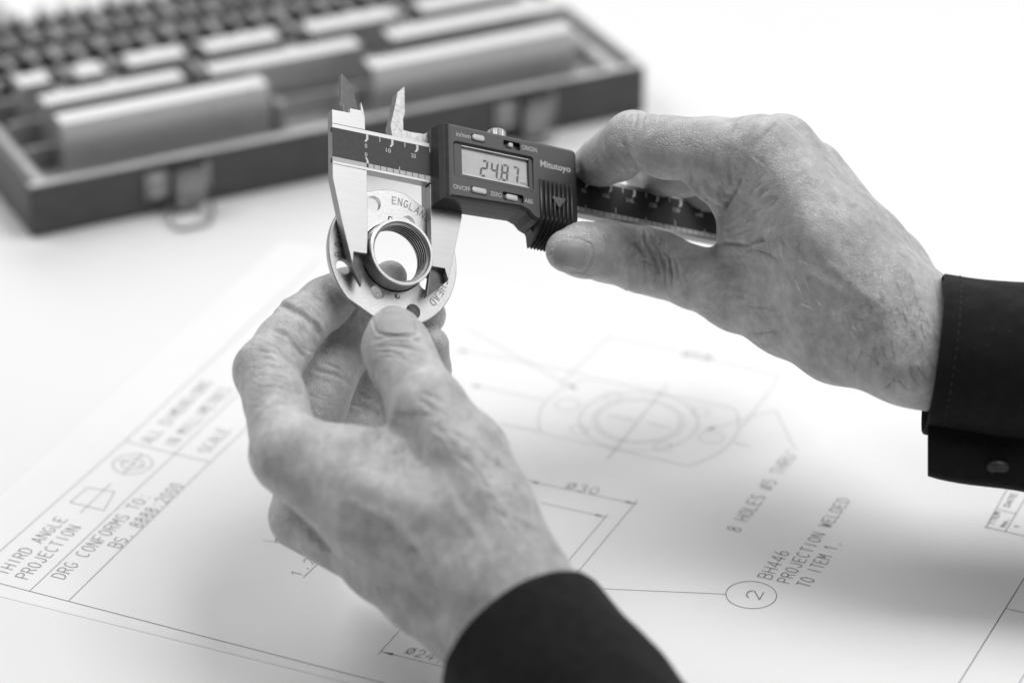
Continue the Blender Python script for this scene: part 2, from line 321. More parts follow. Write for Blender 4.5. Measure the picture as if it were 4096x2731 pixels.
for r, y in enumerate((90, 112, 134, 156)):
    nm = ('fourth', 'fifth', 'sixth', 'rearmost')[r]
    for i in range(24):
        t = 3.2 + 2.4*((i*7 + r*3) % 5)/4; x = 15 + i*11.2 + (r % 2)*2.5
        if x + t > BL - 15: continue
        block(x, x + t, y, y + 15, 31 + 1.5*((i*5 + r) % 3)/2, 'thin steel gauge block, %s from the left in the %s row of the case' % (ORD[i], nm), m=M_small)
for x in (39, 64, 104, 151.5, 211):                                # upright dividers in the third row
    MB().box(x, x+4.5, 66, 80, 15.1, 33).build('row_divider', M_deck, bx, bevel=.5)
for x, y in ((95, 46), (125, 22.5), (157, 20), (181, 46)):
    MB().box(x, x+4.5, y, y+9, 15.1, 30).build('row_divider', M_deck, bx, bevel=.5)
# ---------------------------------------------------------------- caliper (local mm: x along the beam from the zero line, y up, z out of the face)
CR = np.array([[.88546, -.02943, .46378], [.30691, .78641, -.53607], [-.34894, .617, .70537]]); CT = np.array([-51.955, 1135.877, 151.313])
M_brush = mat('brushed_steel', .37, .34, 1.0, bump=('noise', 2600, .22, .00008, (.06, 1, 1)), mott=(900, .05, 3, (.05, 1, 1)))
M_ground = mat('ground_steel', .27, .38, 1.0, mott=(500, .12, 4))
M_worn = mat('worn_steel', .36, .42, 1.0, mott=(900, .35, 6), bump=('noise', 1500, .3, .0001))
M_plastic = mat('grey_plastic', .036, .34, spec=.6, bump=('noise', 2200, .18, .00008), mott=(300, .06, 3))
M_rib = mat('dark_rubbed_plastic', .03, .33, spec=.6)
M_white = mat('white_print', .75, .6); M_pale = mat('pale_print', .55, .6)
M_scale = mat('black_scale', .012, .5, spec=.5)
def dots(m):                                                      # woven dot print of the black scale
    nt = m.node_tree; N = nt.nodes; Lk = nt.links; b = N['Principled BSDF']; tc = N.new('ShaderNodeTexCoord'); sp = N.new('ShaderNodeSeparateXYZ'); Lk.new(tc.outputs['Object'], sp.inputs[0])
    def mt(op, a, c):
        n = N.new('ShaderNodeMath'); n.operation = op
        for i, x in enumerate((a, c)):
            if hasattr(x, 'is_linked') or hasattr(x, 'links'): Lk.new(x, n.inputs[i])
            elif x is not None: n.inputs[i].default_value = x
        return n.outputs[0]
    k = 2*math.pi/.00046
    s = mt('MULTIPLY', mt('SINE', mt('MULTIPLY', sp.outputs[0], k), None), mt('SINE', mt('MULTIPLY', sp.outputs[1], k), None))
    no = N.new('ShaderNodeTexNoise'); no.inputs['Scale'].default_value = 600; Lk.new(tc.outputs['Object'], no.inputs['Vector'])
    g = mt('MULTIPLY', mt('GREATER_THAN', s, .55), mt('POWER', no.outputs['Fac'], 1.3))
    c = mt('ADD', mt('MULTIPLY', g, .2), .012)
    cb = N.new('ShaderNodeCombineColor'); [Lk.new(c, cb.inputs[i]) for i in range(3)]; Lk.new(cb.outputs[0], b.inputs['Base Color'])
dots(M_scale)
ca = empty('caliper', frame(CR, CT)); tag(ca, 'digital caliper held level, its lower jaws closed on the threaded collar, display reading 24.87', 'caliper')
ZB = -3.6
mb = MB(); mb.prism([(-13.8, -16), (200, -16), (200, 0), (-13.8, 0)], ZB, 0); mb.build('beam', M_brush, ca, bevel=.12)
mb = MB(); mb.prism([(-13.8, .02), (-.7, .02), (-.8, 5.6), (-2.2, 7.6), (-6.6, 7.5), (-6.7, 5.7), (-13.8, 5.5)], ZB, 0)
mb.prism([(-13.8, -21.7), (-10.5, -37.6), (-6.3, -54.2), (-5.9, -49.1), (-.7, -48.9), (-.25, -40.5), (-.25, -16.02), (-13.8, -16.02)], ZB, 0)
mb.build('fixed_jaw', M_brush, ca, bevel=.12)
mb = MB(); mb.prism([(-6.3, -54.2), (-2, -60.7), (-.2, -49), (-.2, -47.5), (-6.2, -47.5)], ZB+.02, lambda x, y: -1.0 - .33*(x+6.3)); mb.build('jaw_blade', M_ground, ca, bevel=.08)
mb = MB(); mb.prism([(-8.5, 5.3), (-2.2, 7.2), (-2.2, 10.9), (-5.1, 19.1), (-9.2, 21.6), (-9.3, 10.6), (-8.5, 9.4)], lambda x, y: ZB+.05, lambda x, y: -1.2 - .28*(x+9.3)); mb.build('inside_jaw', M_ground, ca, bevel=.06)
mb = MB(); mb.prism([(-2.19, 7.6), (-.8, 5.6), (-2.19, 10.8)], -1.2, -.02); mb.build('jaw_rib', M_brush, ca)
# sliding side
mb = MB(); mb.prism([(11.0, .4), (25.4, .4), (27.0, 6.6), (23.8, 4.5), (18.2, 4.2), (15.6, 4.4), (15.6, 9.0), (16.3, 10.8), (16.4, 22.5), (13.4, 19.3), (12.0, 12), (10.3, 5)], -6.2, -1.9); mb.build('inside_jaw', M_worn, ca, bevel=.15)
mb = MB(); mb.prism([(24.87, -48.9), (30, -48.8), (31.3, -53.2), (32.2, -49.5), (37.4, -27), (38, -16.4), (24.87, -16.4)], ZB, 0)
mb.prism([(24.87, -16.4), (24.87, -25.5), (37.5, -26.5), (38, -22), (66, -19), (66, -14), (40, -5), (25.2, 3), (24.87, 0)], -7.2, ZB-.02)
mb.build('sliding_jaw', M_brush, ca, bevel=.12)
mb = MB(); mb.prism([(24.9, -48), (24.9, -50), (23.1, -60.6), (30.1, -54.4), (31.2, -53.2), (30.1, -48)], ZB+.02, lambda x, y: -1.0 - .24*(x-23)); mb.build('jaw_blade', M_ground, ca, bevel=.08)
# printed scale
MB().prism([(-13.6, -14.9), (199, -14.9), (199, -13.25), (-13.6, -13.25)], .01, .045).build('inch_strip', mat('inch_strip_pale', .55, .45), ca)
mb = MB(); mb.prism([(-13.75, -13.25), (199, -13.25), (199, -1.6), (-13.75, -1.6)], .01, .05); mb.build('scale_face', M_scale, ca)
mb = MB(); mb.prism([(-14.05, -3.2), (-13.75, -3.2), (-13.75, -1.6), (-14.05, -1.6)], -1, .05); mb.prism([(-14.05, -15.4), (-13.75, -15.4), (-13.75, -13.8), (-14.05, -13.8)], -1, .05); mb.build('scale_edge', M_scale, ca)
mb = MB()
for i in range(0, 20):
    x = i*10
    mb.add([(x-.45, -1.75, .075), (x+.45, -1.75, .075), (x+.45, -3.6, .075), (x-.4, -4.75, .075), (x-1.15, -4.75, .075), (x-.45, -3.5, .075)], [(0, 5, 4, 3, 2, 1)])
    mb.add([(x+4.87, -1.75, .075), (x+5.13, -1.75, .075), (x+5.13, -3.7, .075), (x+4.87, -3.7, .075)], [(0, 3, 2, 1)])
    s = str(x); text_mesh(mb, s, x - (.3 if i == 0 else .95*len(s)) - .7, -7.2, 1.75, .08, width=.95*len(s))
mb.add([(-.4, -13.3, .075), (.45, -13.3, .075), (.45, -12.2, .075), (-.3, -11, .075), (-1.0, -11, .075), (-.4, -12.1, .075)], [(0, 5, 4, 3, 2, 1)])
text_mesh(mb, '0', -1.0, -10.7, 1.75, .08, width=.95)
for i in range(1, 15): x = 12.7*i; mb.add([(x-.12, -13.3, .075), (x+.12, -13.3, .075), (x+.12, -12.0 if i % 2 else -10.6, .075), (x-.12, -12.0 if i % 2 else -10.6, .075)], [(0, 1, 2, 3)])
mb.build('scale_print', M_white, ca)
mb = MB()
for i in range(0, 78):
    x = 2.54*i; h_ = .42 if i == 0 else .14
    mb.add([(x-h_, -14.88, .06), (x+h_, -14.88, .06), (x+h_, -13.27, .06), (x-h_, -13.27, .06)], [(0, 1, 2, 3)])
mb.build('inch_mark', M_scale, ca)
# housing: lofted outline, openings cut out
def off(poly, d):
    P = np.array(poly, float); n = len(P); out = []
    for i in range(n):
        a = P[i] - P[i-1]; b = P[(i+1) % n] - P[i]; a /= np.linalg.norm(a); b /= np.linalg.norm(b)
        na = np.array([a[1], -a[0]]); nb = np.array([b[1], -b[0]]); m_ = na + nb; m_ /= max(.35, (m_ @ na)*1.0)
        out.append(P[i] + m_*d)
    return out
def rrect(x0, x1, y0, y1, r, n=4):
    o = []
    for cx, cy, a in ((x1-r, y0+r, -90), (x1-r, y1-r, 0), (x0+r, y1-r, 90), (x0+r, y0+r, 180)):
        o += [(cx + r*math.cos(rad(a + 90*i/n)), cy + r*math.sin(rad(a + 90*i/n))) for i in range(n+1)]
    return o
HO = [(26.6, -25.0), (52.8, -23.8), (56.8, -23.6), (59.6, -24.6), (61.6, -26.6), (63.4, -27.4), (78.6, -27.2), (80.2, -25.6), (80.7, -23.6), (80.9, 3.0), (80.4, 4.3), (79.2, 4.9), (26.8, 5.1)]
rings = []
for d, z in ((-1.3, 9.05), (-.5, 8.7), (0, 7.9), (.3, 5.5), (.55, 1.0), (.55, -1.6), (.2, -2.2)):
    rings.append([(x, y, z) for x, y in off(HO, d)])
for k, rg in enumerate(rings):                                     # left end wall slopes back to the beam slot
    for i in (0, len(HO)-1): x, y, z = rg[i]; rg[i] = (x + (1.0 if k < 2 else .2 if k == 2 else -1.0 if k > 3 else -.6), y, z)
mb = MB(); mb.loft(rings[::-1]); ho = mb.build('housing', M_plastic, ca)
def cutter(poly0, z0, poly1, z1):
    m = MB(); m.loft([[(x, y, z0) for x, y in poly0], [(x, y, z1) for x, y in poly1]]); c = m.build('cut', None); c.parent = ca; return c
cuts = [cutter(rrect(30.6, 62.2, -15.6, -2.3, 1.0), 8.2, rrect(29.7, 63.0, -16.3, -1.6, 1.4), 9.6),
        cutter(rrect(33.8, 61.0, -14.3, -2.6, .2), 6.9, rrect(33.7, 61.1, -14.4, -2.5, .2), 9.2),
        cutter(rrect(37.4, 42.8, -.45, 2.5, .9), 8.0, rrect(37.4, 42.8, -.45, 2.5, .9), 9.6),
        cutter(rrect(36.7, 43.1, -21.6, -18.8, .9), 8.0, rrect(36.7, 43.1, -21.6, -18.8, .9), 9.6),
        cutter(rrect(49.6, 58.0, -21.6, -18.4, .6), 7.7, rrect(49.6, 58.0, -21.6, -18.4, .6), 9.6),
        cutter(rrect(50.5, 57.3, -.4, 2.6, .6), 7.2, rrect(50.5, 57.3, -.4, 2.6, .6), 9.6)]
bpy.context.view_layer.update(); boolean(ho, cuts)
bm_ = bmesh.new(); bm_.from_mesh(ho.data); bmesh.ops.remove_doubles(bm_, verts=bm_.verts, dist=1e-6); bm_.to_mesh(ho.data); bm_.free()
bv = ho.modifiers.new('bevel', 'BEVEL'); bv.width = .0003; bv.segments = 2; bv.limit_method = 'ANGLE'; bv.angle_limit = rad(25)
# display
lcd = MB().box(33.9, 60.9, -14.2, -2.7, 6.92, 7.0).build('display', mat('lcd_grey', .55, .25, spec=.6, coat=.3, mott=(260, .06, 4)), ca)
mb = MB()
for (x0, x1, y0, y1) in ((33.82, 60.98, -14.28, -14.0), (33.82, 60.98, -2.9, -2.62)): mb.box(x0, x1, y0, y1, 7.02, 8.1)
mb.build('display_frame', M_steel, ca)
SEG = {'2':'abged', '4':'fgbc', '8':'abcdefg', '7':'abc'}
mb = MB()
def seg7(c, x0, y0, wd=3.1, h=6.9, t=.86, sl=.12):
    P = lambda x, y: (x0 + x + sl*y, y0 + y, 7.03); g = .16; m_ = h/2
    hb = lambda y, d: [P(g+t*.55, y), P(g+t, y+d*t), P(wd-g-t, y+d*t), P(wd-g-t*.55, y)] if d else [P(g+t*.3, y), P(g+t*.8, y+t/2), P(wd-g-t*.8, y+t/2), P(wd-g-t*.3, y), P(wd-g-t*.8, y-t/2), P(g+t*.8, y-t/2)]
    S = {'a': hb(h, -1), 'd': hb(0, 1), 'g': hb(m_, 0)}
    for n_, (xa, sx) in {'f': (0, 1), 'b': (wd, -1)}.items(): S[n_] = [P(xa, h-g), P(xa, m_+g), P(xa+sx*t*.5, m_+g*.6), P(xa+sx*t, m_+t*.6), P(xa+sx*t, h-t-g)]
    for n_, (xa, sx) in {'e': (0, 1), 'c': (wd, -1)}.items(): S[n_] = [P(xa, g), P(xa, m_-g), P(xa+sx*t*.5, m_-g*.6), P(xa+sx*t, m_-t*.6), P(xa+sx*t, t+g)]
    for q in SEG[c]: mb.add(S[q], [tuple(range(len(S[q])))])
for c, x in zip('2487', (41.3, 45.5, 49.7, 53.9)): seg7(c, x, -13.0)
mb.add([(49.0, -13.1, 7.03), (49.5, -13.1, 7.03), (49.5, -12.55, 7.03), (49.0, -12.55, 7.03)], [(0, 1, 2, 3)])
text_mesh(mb, 'mm', 58.0, -13.0, 1.5, 7.03, width=2.6)
mb.build('digits', mat('lcd_segment', .11, .4), ca)
M_btn = mat('pale_grey_button', .60, .35, coat=.2)
def button(poly, z0, z1, m=M_btn, nm='button'):
    m_ = MB(); m_.loft([[(x, y, z0) for x, y in poly], [(x, y, z1-.3) for x, y in poly], [(x, y, z1-.06) for x, y in off(poly, -.15)], [(x, y, z1) for x, y in off(poly, -.45)]]); return m_.build(nm, m, ca, smooth=True, ang=50)
button(rrect(37.75, 42.55, -.1, 2.25, .8), 7.9, 9.75); button(rrect(37.0, 42.8, -21.3, -19.05, .8), 7.9, 9.75)
button(rrect(50.7, 55.4, -21.4, -19.2, .7), 7.7, 9.75); button(rrect(52.5, 54.3, .1, 1.9, .5), 7.1, 9.5)
mb = MB()
for s, x, y, wd, h in (('in/mm', 31.2, .15, 5.8, 2.0), ('ORIGIN', 57.9, .3, 6.3, 1.9), ('ON/OFF', 29.6, -21.2, 6.7, 1.85), ('ZERO', 44.5, -21.0, 4.6, 1.8), ('ABS', 58.4, -21.0, 3.4, 1.8)):
    text_mesh(mb, s, x, y, h, 9.08, wd, bold=.006)
mb.build('lettering', M_pale, ca)
mb = MB(); text_mesh(mb, 'Mitutoyo', 65.4, -5.0, 2.6, 9.08, 12.6, bold=.026); mb.build('logo', M_pale, ca)
# ribbed thumb grip running over the lower tail
path = [(-10.4, 9.3), (-10.8, 10.0), (-24.6, 10.0), (-27.4, 9.2), (-30.2, 7.2), (-32.2, 4.4), (-33.3, 1.0), (-33.4, -1.5)]
xs = []; nr = 8; p0 = 64.4; pw = 1.78
for i in range(nr):
    a = p0 + i*pw; xs += [(a+.10, -.9), (a+.28, .05), (a+.72, .38), (a+1.16, .05), (a+1.34, -.9)]
rings = []
for j, (y, z) in enumerate(path):
    a = np.array(path[max(0, j-1)]); b = np.array(path[min(len(path)-1, j+1)]); t = b-a; t /= np.linalg.norm(t); nn = np.array([-t[1], t[0]]); nn = -nn if nn @ np.array([-.3, 1]) < 0 else nn
    bk = 2 if j < 3 else 4.5; sh = 0; tap = 1 if j < 3 else 1 - .05*(j-2)
    rings.append([(64 + (x-64)*tap - sh*.55 + (0), y + nn[0]*d*(.3 if j == 0 else 1), z + nn[1]*d*(.3 if j == 0 else 1)) for x, d in xs] + [(78.6*tap + 64*(1-tap) - sh*.55, y - nn[0]*bk, z - nn[1]*bk), (64.3*tap + 64*(1-tap) - sh*.55, y - nn[0]*bk, z - nn[1]*bk)])
mb = MB(); mb.loft(rings); mb.build('thumb_grip', M_rib, ca, smooth=True, ang=70)
mb = MB(); mb.prism([(57.5, -23.4), (61.0, -25.0), (63.4, -27.4), (64.6, -30.0), (65.4, -32.0), (73.5, -32.0), (79.5, -26.5), (79.5, -23.0)], -2.1, 3.6); mb.build('grip_tail', M_rib, ca, bevel=.6)
mb = MB(); mb.prism([(68.9, -16.9), (72.05, -21.6), (75.1, -16.9)], 9.9, 10.32); mb.build('grip_arrow', M_rib, ca)
mb = MB()
for k in range(6): y = -17.2 - k*.62; h_ = 2.85 - (k+.3)*.44; mb.add([(72-h_, y-.16, 10.35), (72+h_, y-.16, 10.35), (72+h_, y+.1, 10.35), (72-h_, y+.1, 10.35)], [(0, 1, 2, 3)])
mb.build('arrow_stripe', mat('stripe_pale', .3, .5), ca)
mb = MB(); mb.prism([(63.9, -10.0), (79.2, -10.0), (79.2, -25.6), (63.9, -25.6)][::-1], 8.95, 9.1); mb.build('grip_backing', M_plastic, ca)
mb = MB()
for i in range(8): x = 66 + i*1.35; mb.prism([(x-.4, 5.1), (x+.4, 5.1), (x+.2, 5.95), (x-.2, 5.95)], -1.2, 6.2)
mb.build('top_rib', M_rib, ca)
# locking screw
mb = MB(); n = 48; pr = [(.05, 4.6), (2.3, 4.6), (2.3, 6.0), (3.5, 6.0), (3.75, 6.3), (3.75, 9.0), (3.3, 9.5), (.05, 9.6)]; rg = []
for r, z in pr: rg.append([(( r*(1 - (.05 if i % 2 and 3.6 < r else 0)))*math.cos(2*math.pi*i/n) + 51.6, z, r*(1 - (.05 if i % 2 and 3.6 < r else 0))*math.sin(2*math.pi*i/n) + 1.6) for i in range(n)])
mb.loft(rg); mb.build('locking_screw', M_worn, ca, smooth=True, ang=25)
# ---------------------------------------------------------------- threaded flange (origin at the rim centre, z out of the collar)
FR = np.array([[.88206, .01704, .47034], [.31073, .72925, -.60953], [-.35336, .68403, .63816]]); FT = np.array([-38.903, 1102.56, 119.492])
M_zinc = mat('zinc_plate', .60, .42, 1.0, mott=(1900, .16, 4), bump=('noise', 1300, .35, .00012))
M_thread = mat('thread_valley_shade', .10, .45, 1.0, mott=(600, .15, 4))  # darker metal for the thread valleys, their groove shade painted in
fl = empty('threaded_flange', frame(FR, FT)); tag(fl, 'round zinc flange with bolt holes and a threaded collar held between the caliper jaws', 'flange')
ZP = -7.06; RP = 25.4
def outline(r):
    o = []
    for i in range(192):
        a = 2*math.pi*i/192; c = math.cos(a - rad(64)); rr = r
        if abs(c) > .955: rr = min(r, r*.955/abs(c))
        o.append((rr*math.cos(a), rr*math.sin(a)))
    return o
mb = MB(); mb.loft([[(x, y, ZP-2.4) for x, y in outline(RP-.25)], [(x, y, ZP-2.2) for x, y in outline(RP)], [(x, y, ZP-.25) for x, y in outline(RP)], [(x, y, ZP) for x, y in outline(RP-.3)]])
pl = mb.build('flange_plate', M_zinc, fl)
def cyl(x, y, r, z0, z1, n=48, r1=None):
    m = MB(); m.lathe([(r, z0), (r1 or r, z1)], n, x, y); c = m.build('cut', None); c.parent = fl; return c
cuts = [cyl(r*math.cos(rad(a)), r*math.sin(rad(a)), q, ZP-4, ZP+2) for r, a, q in ((20.7, 114, 2.85), (20.7, -66, 2.85), (20.7, -160, 2.85), (20.7, 20, 2.85), (15.1, 69, 2.75), (15.1, -112, 2.75), (15.1, -28, 2.75), (15.1, 152, 2.75))]
cuts += [cyl(0, 0, 10.9, ZP-4, ZP+2, 96)] + [cyl(r*math.cos(rad(a)), r*math.sin(rad(a)), 1.0, ZP-.9, ZP+1, 20) for r, a in ((14.4, 97), (14.4, -82))]
# stamped letters: the strokes sunk into the plate
def stamped(txt, r, a0, a1, h, wd=.42):
    m = MB()
    for i, c in enumerate(txt):
        a = a0 + (a1-a0)*i/max(1, len(txt)-1)
        for st in GL[c]:
            q = []
            for x, y in st:
                px = (x-2)*h/6*.85; py = (y-3)*h/6; ca_, sa = math.cos(rad(a)), math.sin(rad(a))
                q.append((r*ca_ + px*sa + py*ca_, r*sa - px*ca_ + py*sa, ZP+.06))
            for s0_, s1_ in zip(q[:-1], q[1:]):
                A = np.array(s0_); Bq = np.array(s1_); t = Bq-A; l = np.linalg.norm(t)
                if l < .02: continue
                t /= l; nn = np.array([-t[1], t[0], 0])*wd/2; A = A - t*.12; Bq = Bq + t*.12
                dz = np.array([0, 0, -.32])
                m.loft([[A-nn, Bq-nn, Bq+nn, A+nn], [A-nn*.35+dz, Bq-nn*.35+dz, Bq+nn*.35+dz, A+nn*.35+dz]])
    return m
bpy.context.view_layer.update(); boolean(pl, cuts)
letters3 = [('ENGLAND', 21.6, 91, 53), ('BOURN', 21.8, -172.5, -210), ('GHEAD', 21.3, -15, -41)]
for txt, r, a0, a1 in letters3:                                    # raised burr beside each sunk stroke reads as a stamping
    m = stamped(txt, r, a0, a1, 2.6, .34); m.v = [(x, y, z + .05) for x, y, z in m.v]; m.build('stamped_letters', M_ground if txt != 'BOURN' else M_ground, fl)
bvp = pl.modifiers.new('bevel', 'BEVEL'); bvp.width = .00015; bvp.segments = 2; bvp.limit_method = 'ANGLE'; bvp.angle_limit = rad(35)
# collar: outer wall, rim, chamfer, thread
prof = [(12.45, ZP+.02), (12.45, -.35), (12.2, 0), (11.35, .02), (10.95, -1.0)]
zt = -1.3
z_end = ZP - 2.3; np_ = 6; pitch = (zt - z_end)/np_
for i in range(np_): prof += [(10.35, zt - pitch*i - pitch*.10), (10.35, zt - pitch*i - pitch*.36), (11.5, zt - pitch*i - pitch*.62), (11.5, zt - pitch*i - pitch*.84)]
prof += [(10.6, z_end), (10.9, z_end-.1), (10.88, ZP+.02)]
mb = MB(); mb.lathe(prof, 128, closed=True); co = mb.build('collar', M_zinc, fl, smooth=True, ang=25)
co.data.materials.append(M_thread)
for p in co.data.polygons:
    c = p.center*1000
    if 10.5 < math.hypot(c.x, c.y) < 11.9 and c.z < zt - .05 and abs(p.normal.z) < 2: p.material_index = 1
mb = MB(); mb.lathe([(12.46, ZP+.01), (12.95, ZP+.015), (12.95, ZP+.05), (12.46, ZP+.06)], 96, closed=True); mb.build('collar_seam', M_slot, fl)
for a in (97, -82):
    mb = MB(); mb.lathe([(.02, ZP-.4), (.7, ZP-.35), (.75, ZP+.15), (.5, ZP+.45), (.02, ZP+.5)], 16, 14.2*math.cos(rad(a)), 14.2*math.sin(rad(a))); mb.build('weld_projection', M_zinc, fl, smooth=True)
# ---------------------------------------------------------------- hands: rounded bones blended into one distance field, then meshed
M_skin = None
def skin_material():
    m = bpy.data.materials.new('skin'); m.use_nodes = True; nt = m.node_tree; N = nt.nodes; Lk = nt.links; b = N['Principled BSDF']
    tc = N.new('ShaderNodeTexCoord'); obj_ = tc.outputs['Object']
    def noise(sc, det=3, rgh=.6, stretch=None, dist=0):
        n = N.new('ShaderNodeTexNoise'); n.inputs['Scale'].default_value = sc; n.inputs['Detail'].default_value = det; n.inputs['Roughness'].default_value = rgh; n.inputs['Distortion'].default_value = dist
        Lk.new(obj_, n.inputs['Vector']); return n.outputs['Fac']
    def mrange(x, a, c, lo, hi):
        r = N.new('ShaderNodeMapRange'); r.inputs[1].default_value = a; r.inputs[2].default_value = c; r.inputs[3].default_value = lo; r.inputs[4].default_value = hi; Lk.new(x, r.inputs[0]); return r.outputs[0]
    def mth(op, a, c):
        n = N.new('ShaderNodeMath'); n.operation = op
        for i, x in enumerate((a, c)):
            if isinstance(x, (int, float)): n.inputs[i].default_value = x
            else: Lk.new(x, n.inputs[i])
        return n.outputs[0]
    blot = mrange(noise(75, 4, .6), .32, .68, .80, 1.14)             # broad blotches
    mott = mrange(noise(260, 4, .65), .3, .7, .80, 1.14)
    spot = mrange(noise(140, 2, .5, dist=.6), .66, .74, 1.0, .74)      # age spots
    col = mth('MULTIPLY', mth('MULTIPLY', blot, mott), mth('MULTIPLY', spot, .58))
    cb = N.new('ShaderNodeCombineColor'); [Lk.new(col, cb.inputs[i]) for i in range(3)]; Lk.new(cb.outputs[0], b.inputs['Base Color'])
    b.inputs['Roughness'].default_value = .42; b.inputs['Specular IOR Level'].default_value = .75
    b.inputs['Subsurface Weight'].default_value = .15; b.inputs['Subsurface Radius'].default_value = (1, 1, 1); b.inputs['Subsurface Scale'].default_value = .0014
    v = N.new('ShaderNodeTexVoronoi'); v.feature = 'DISTANCE_TO_EDGE'; v.inputs['Scale'].default_value = 950
    wv = N.new('ShaderNodeTexNoise'); wv.inputs['Scale'].default_value = 400; Lk.new(obj_, wv.inputs['Vector'])
    mx = N.new('ShaderNodeMix'); mx.data_type = 'VECTOR'; mx.inputs[0].default_value = .0012; Lk.new(obj_, mx.inputs[4]); Lk.new(wv.outputs['Color'], mx.inputs[5]); Lk.new(mx.outputs[1], v.inputs['Vector'])
    cell = mrange(v.outputs['Distance'], 0, .16, 0, 1)
    h = mth('ADD', mth('MULTIPLY', cell, .9), mth('ADD', mth('MULTIPLY', noise(1500, 2), .25), mth('MULTIPLY', noise(420, 3), .9)))
    bp = N.new('ShaderNodeBump'); bp.inputs['Strength'].default_value = .5; bp.inputs['Distance'].default_value = .00042
    Lk.new(h, bp.inputs['Height']); Lk.new(bp.outputs[0], b.inputs['Normal'])
    return m
M_skin = skin_material()
M_nail = mat('nail', .44, .42, spec=.4, mott=(260, .06, 3, (1, 1, .2)))
def smin(a, b, k):
    h = np.clip(.5 + .5*(b - a)/k, 0, 1); return b + (a - b)*h - k*h*(1 - h)
class Field:
    def __init__(s, lo, hi, vox):
        s.lo = np.array(lo, float); s.vox = vox; s.n = np.ceil((np.array(hi) - lo)/vox).astype(int) + 1
        s.ax = [s.lo[i] + vox*np.arange(s.n[i]) for i in range(3)]
    def new(s): return np.full(s.n, 14., np.float32)
    def block(s, lo, hi):
        a = np.clip(np.floor((lo - s.lo)/s.vox).astype(int), 0, s.n); b = np.clip(np.ceil((hi - s.lo)/s.vox).astype(int) + 1, 0, s.n)
        sl = tuple(slice(a[i], b[i]) for i in range(3))
        X = s.ax[0][sl[0]][:, None, None]; Y = s.ax[1][sl[1]][None, :, None]; Z = s.ax[2][sl[2]][None, None, :]
        return sl, X.astype(np.float32), Y.astype(np.float32), Z.astype(np.float32)
    def cone(s, D, a, b, ra, rb, k):                                 # capsule whose radius runs from ra to rb
        pad = max(ra, rb) + k + 4; sl, X, Y, Z = s.block(np.minimum(a, b) - pad, np.maximum(a, b) + pad)
        if 0 in D[sl].shape: return
        d = (b - a).astype(np.float32); L2 = float(d @ d) + 1e-6
        t = np.clip(((X - a[0])*d[0] + (Y - a[1])*d[1] + (Z - a[2])*d[2])/L2, 0, 1)
        q = np.sqrt((X - a[0] - t*d[0])**2 + (Y - a[1] - t*d[1])**2 + (Z - a[2] - t*d[2])**2) - (ra + (rb - ra)*t)
        D[sl] = smin(D[sl], q, k)
    def chain(s, D, J, k):
        for (a, ra), (b, rb) in zip(J[:-1], J[1:]): s.cone(D, a, b, ra, rb, k)
def surface_net(D, lo, vox):
    S = D < 0; n = D.shape; c = np.zeros([i - 1 for i in n], np.uint8)
    for dx in (0, 1):
        for dy in (0, 1):
            for dz in (0, 1): c += S[dx:n[0]-1+dx, dy:n[1]-1+dy, dz:n[2]-1+dz]
    cells = np.argwhere((c > 0) & (c < 8)); idx = np.full(c.shape, -1, np.int64); idx[tuple(cells.T)] = np.arange(len(cells))
    acc = np.zeros((len(cells), 3)); cnt = np.zeros(len(cells))
    cor = [(x, y, z) for x in (0, 1) for y in (0, 1) for z in (0, 1)]
    val = {k: D[tuple((cells + k).T)] for k in cor}
    for k in cor:
        for ax in range(3):
            if k[ax] == 0:
                k2 = list(k); k2[ax] = 1; k2 = tuple(k2); a, b = val[k], val[k2]; m = (a < 0) != (b < 0)
                t = np.where(m, a/np.where(m, a - b, 1), 0); p = np.repeat(np.array([k], float), len(cells), 0); p[:, ax] += t
                acc[m] += p[m]; cnt[m] += 1
    V = lo + (cells + acc/cnt[:, None])*vox; F = []
    for ax in range(3):
        u, v = [(1, 2), (2, 0), (0, 1)][ax]; sl0 = [slice(None)]*3; sl1 = [slice(None)]*3; sl0[ax] = slice(0, -1); sl1[ax] = slice(1, None)
        a = S[tuple(sl0)]; b = S[tuple(sl1)]; e = np.argwhere(a != b); fl_ = a[tuple(e.T)]
        ok = (e[:, u] > 0) & (e[:, v] > 0) & (e[:, u] < n[u]-1) & (e[:, v] < n[v]-1); e = e[ok]; fl_ = fl_[ok]
        q = []
        for du, dv in ((1, 1), (0, 1), (0, 0), (1, 0)):
            c_ = e.copy(); c_[:, u] -= du; c_[:, v] -= dv; q.append(idx[tuple(c_.T)])
        q = np.stack(q, 1); q[~fl_] = q[~fl_][:, ::-1]; F.append(q)
    F = np.concatenate(F); return V, F[(F >= 0).all(1)]
def sample(D, lo, vox, P):
    g = (P - lo)/vox; i = np.clip(np.floor(g).astype(int), 0, np.array(D.shape) - 2); f = g - i; out = 0
    for x in (0, 1):
        for y in (0, 1):
            for z in (0, 1):
                wgt = (f[:, 0] if x else 1-f[:, 0])*(f[:, 1] if y else 1-f[:, 1])*(f[:, 2] if z else 1-f[:, 2]); out = out + wgt*D[i[:, 0]+x, i[:, 1]+y, i[:, 2]+z]
    return out
def grad(D, lo, vox, P):
    h = vox*.7; g = np.stack([sample(D, lo, vox, P + e) - sample(D, lo, vox, P - e) for e in np.eye(3)*h], 1); return g/(np.linalg.norm(g, axis=1)[:, None] + 1e-9)
def pix(P):
    d = P - _c; z = d @ _fw; return np.stack([2048 + FPX*(d @ _rx)/z, 1365.5 - FPX*(d @ _up)/z], 1), z
def J(u, v, z, r): return (at(u, v, z), r)
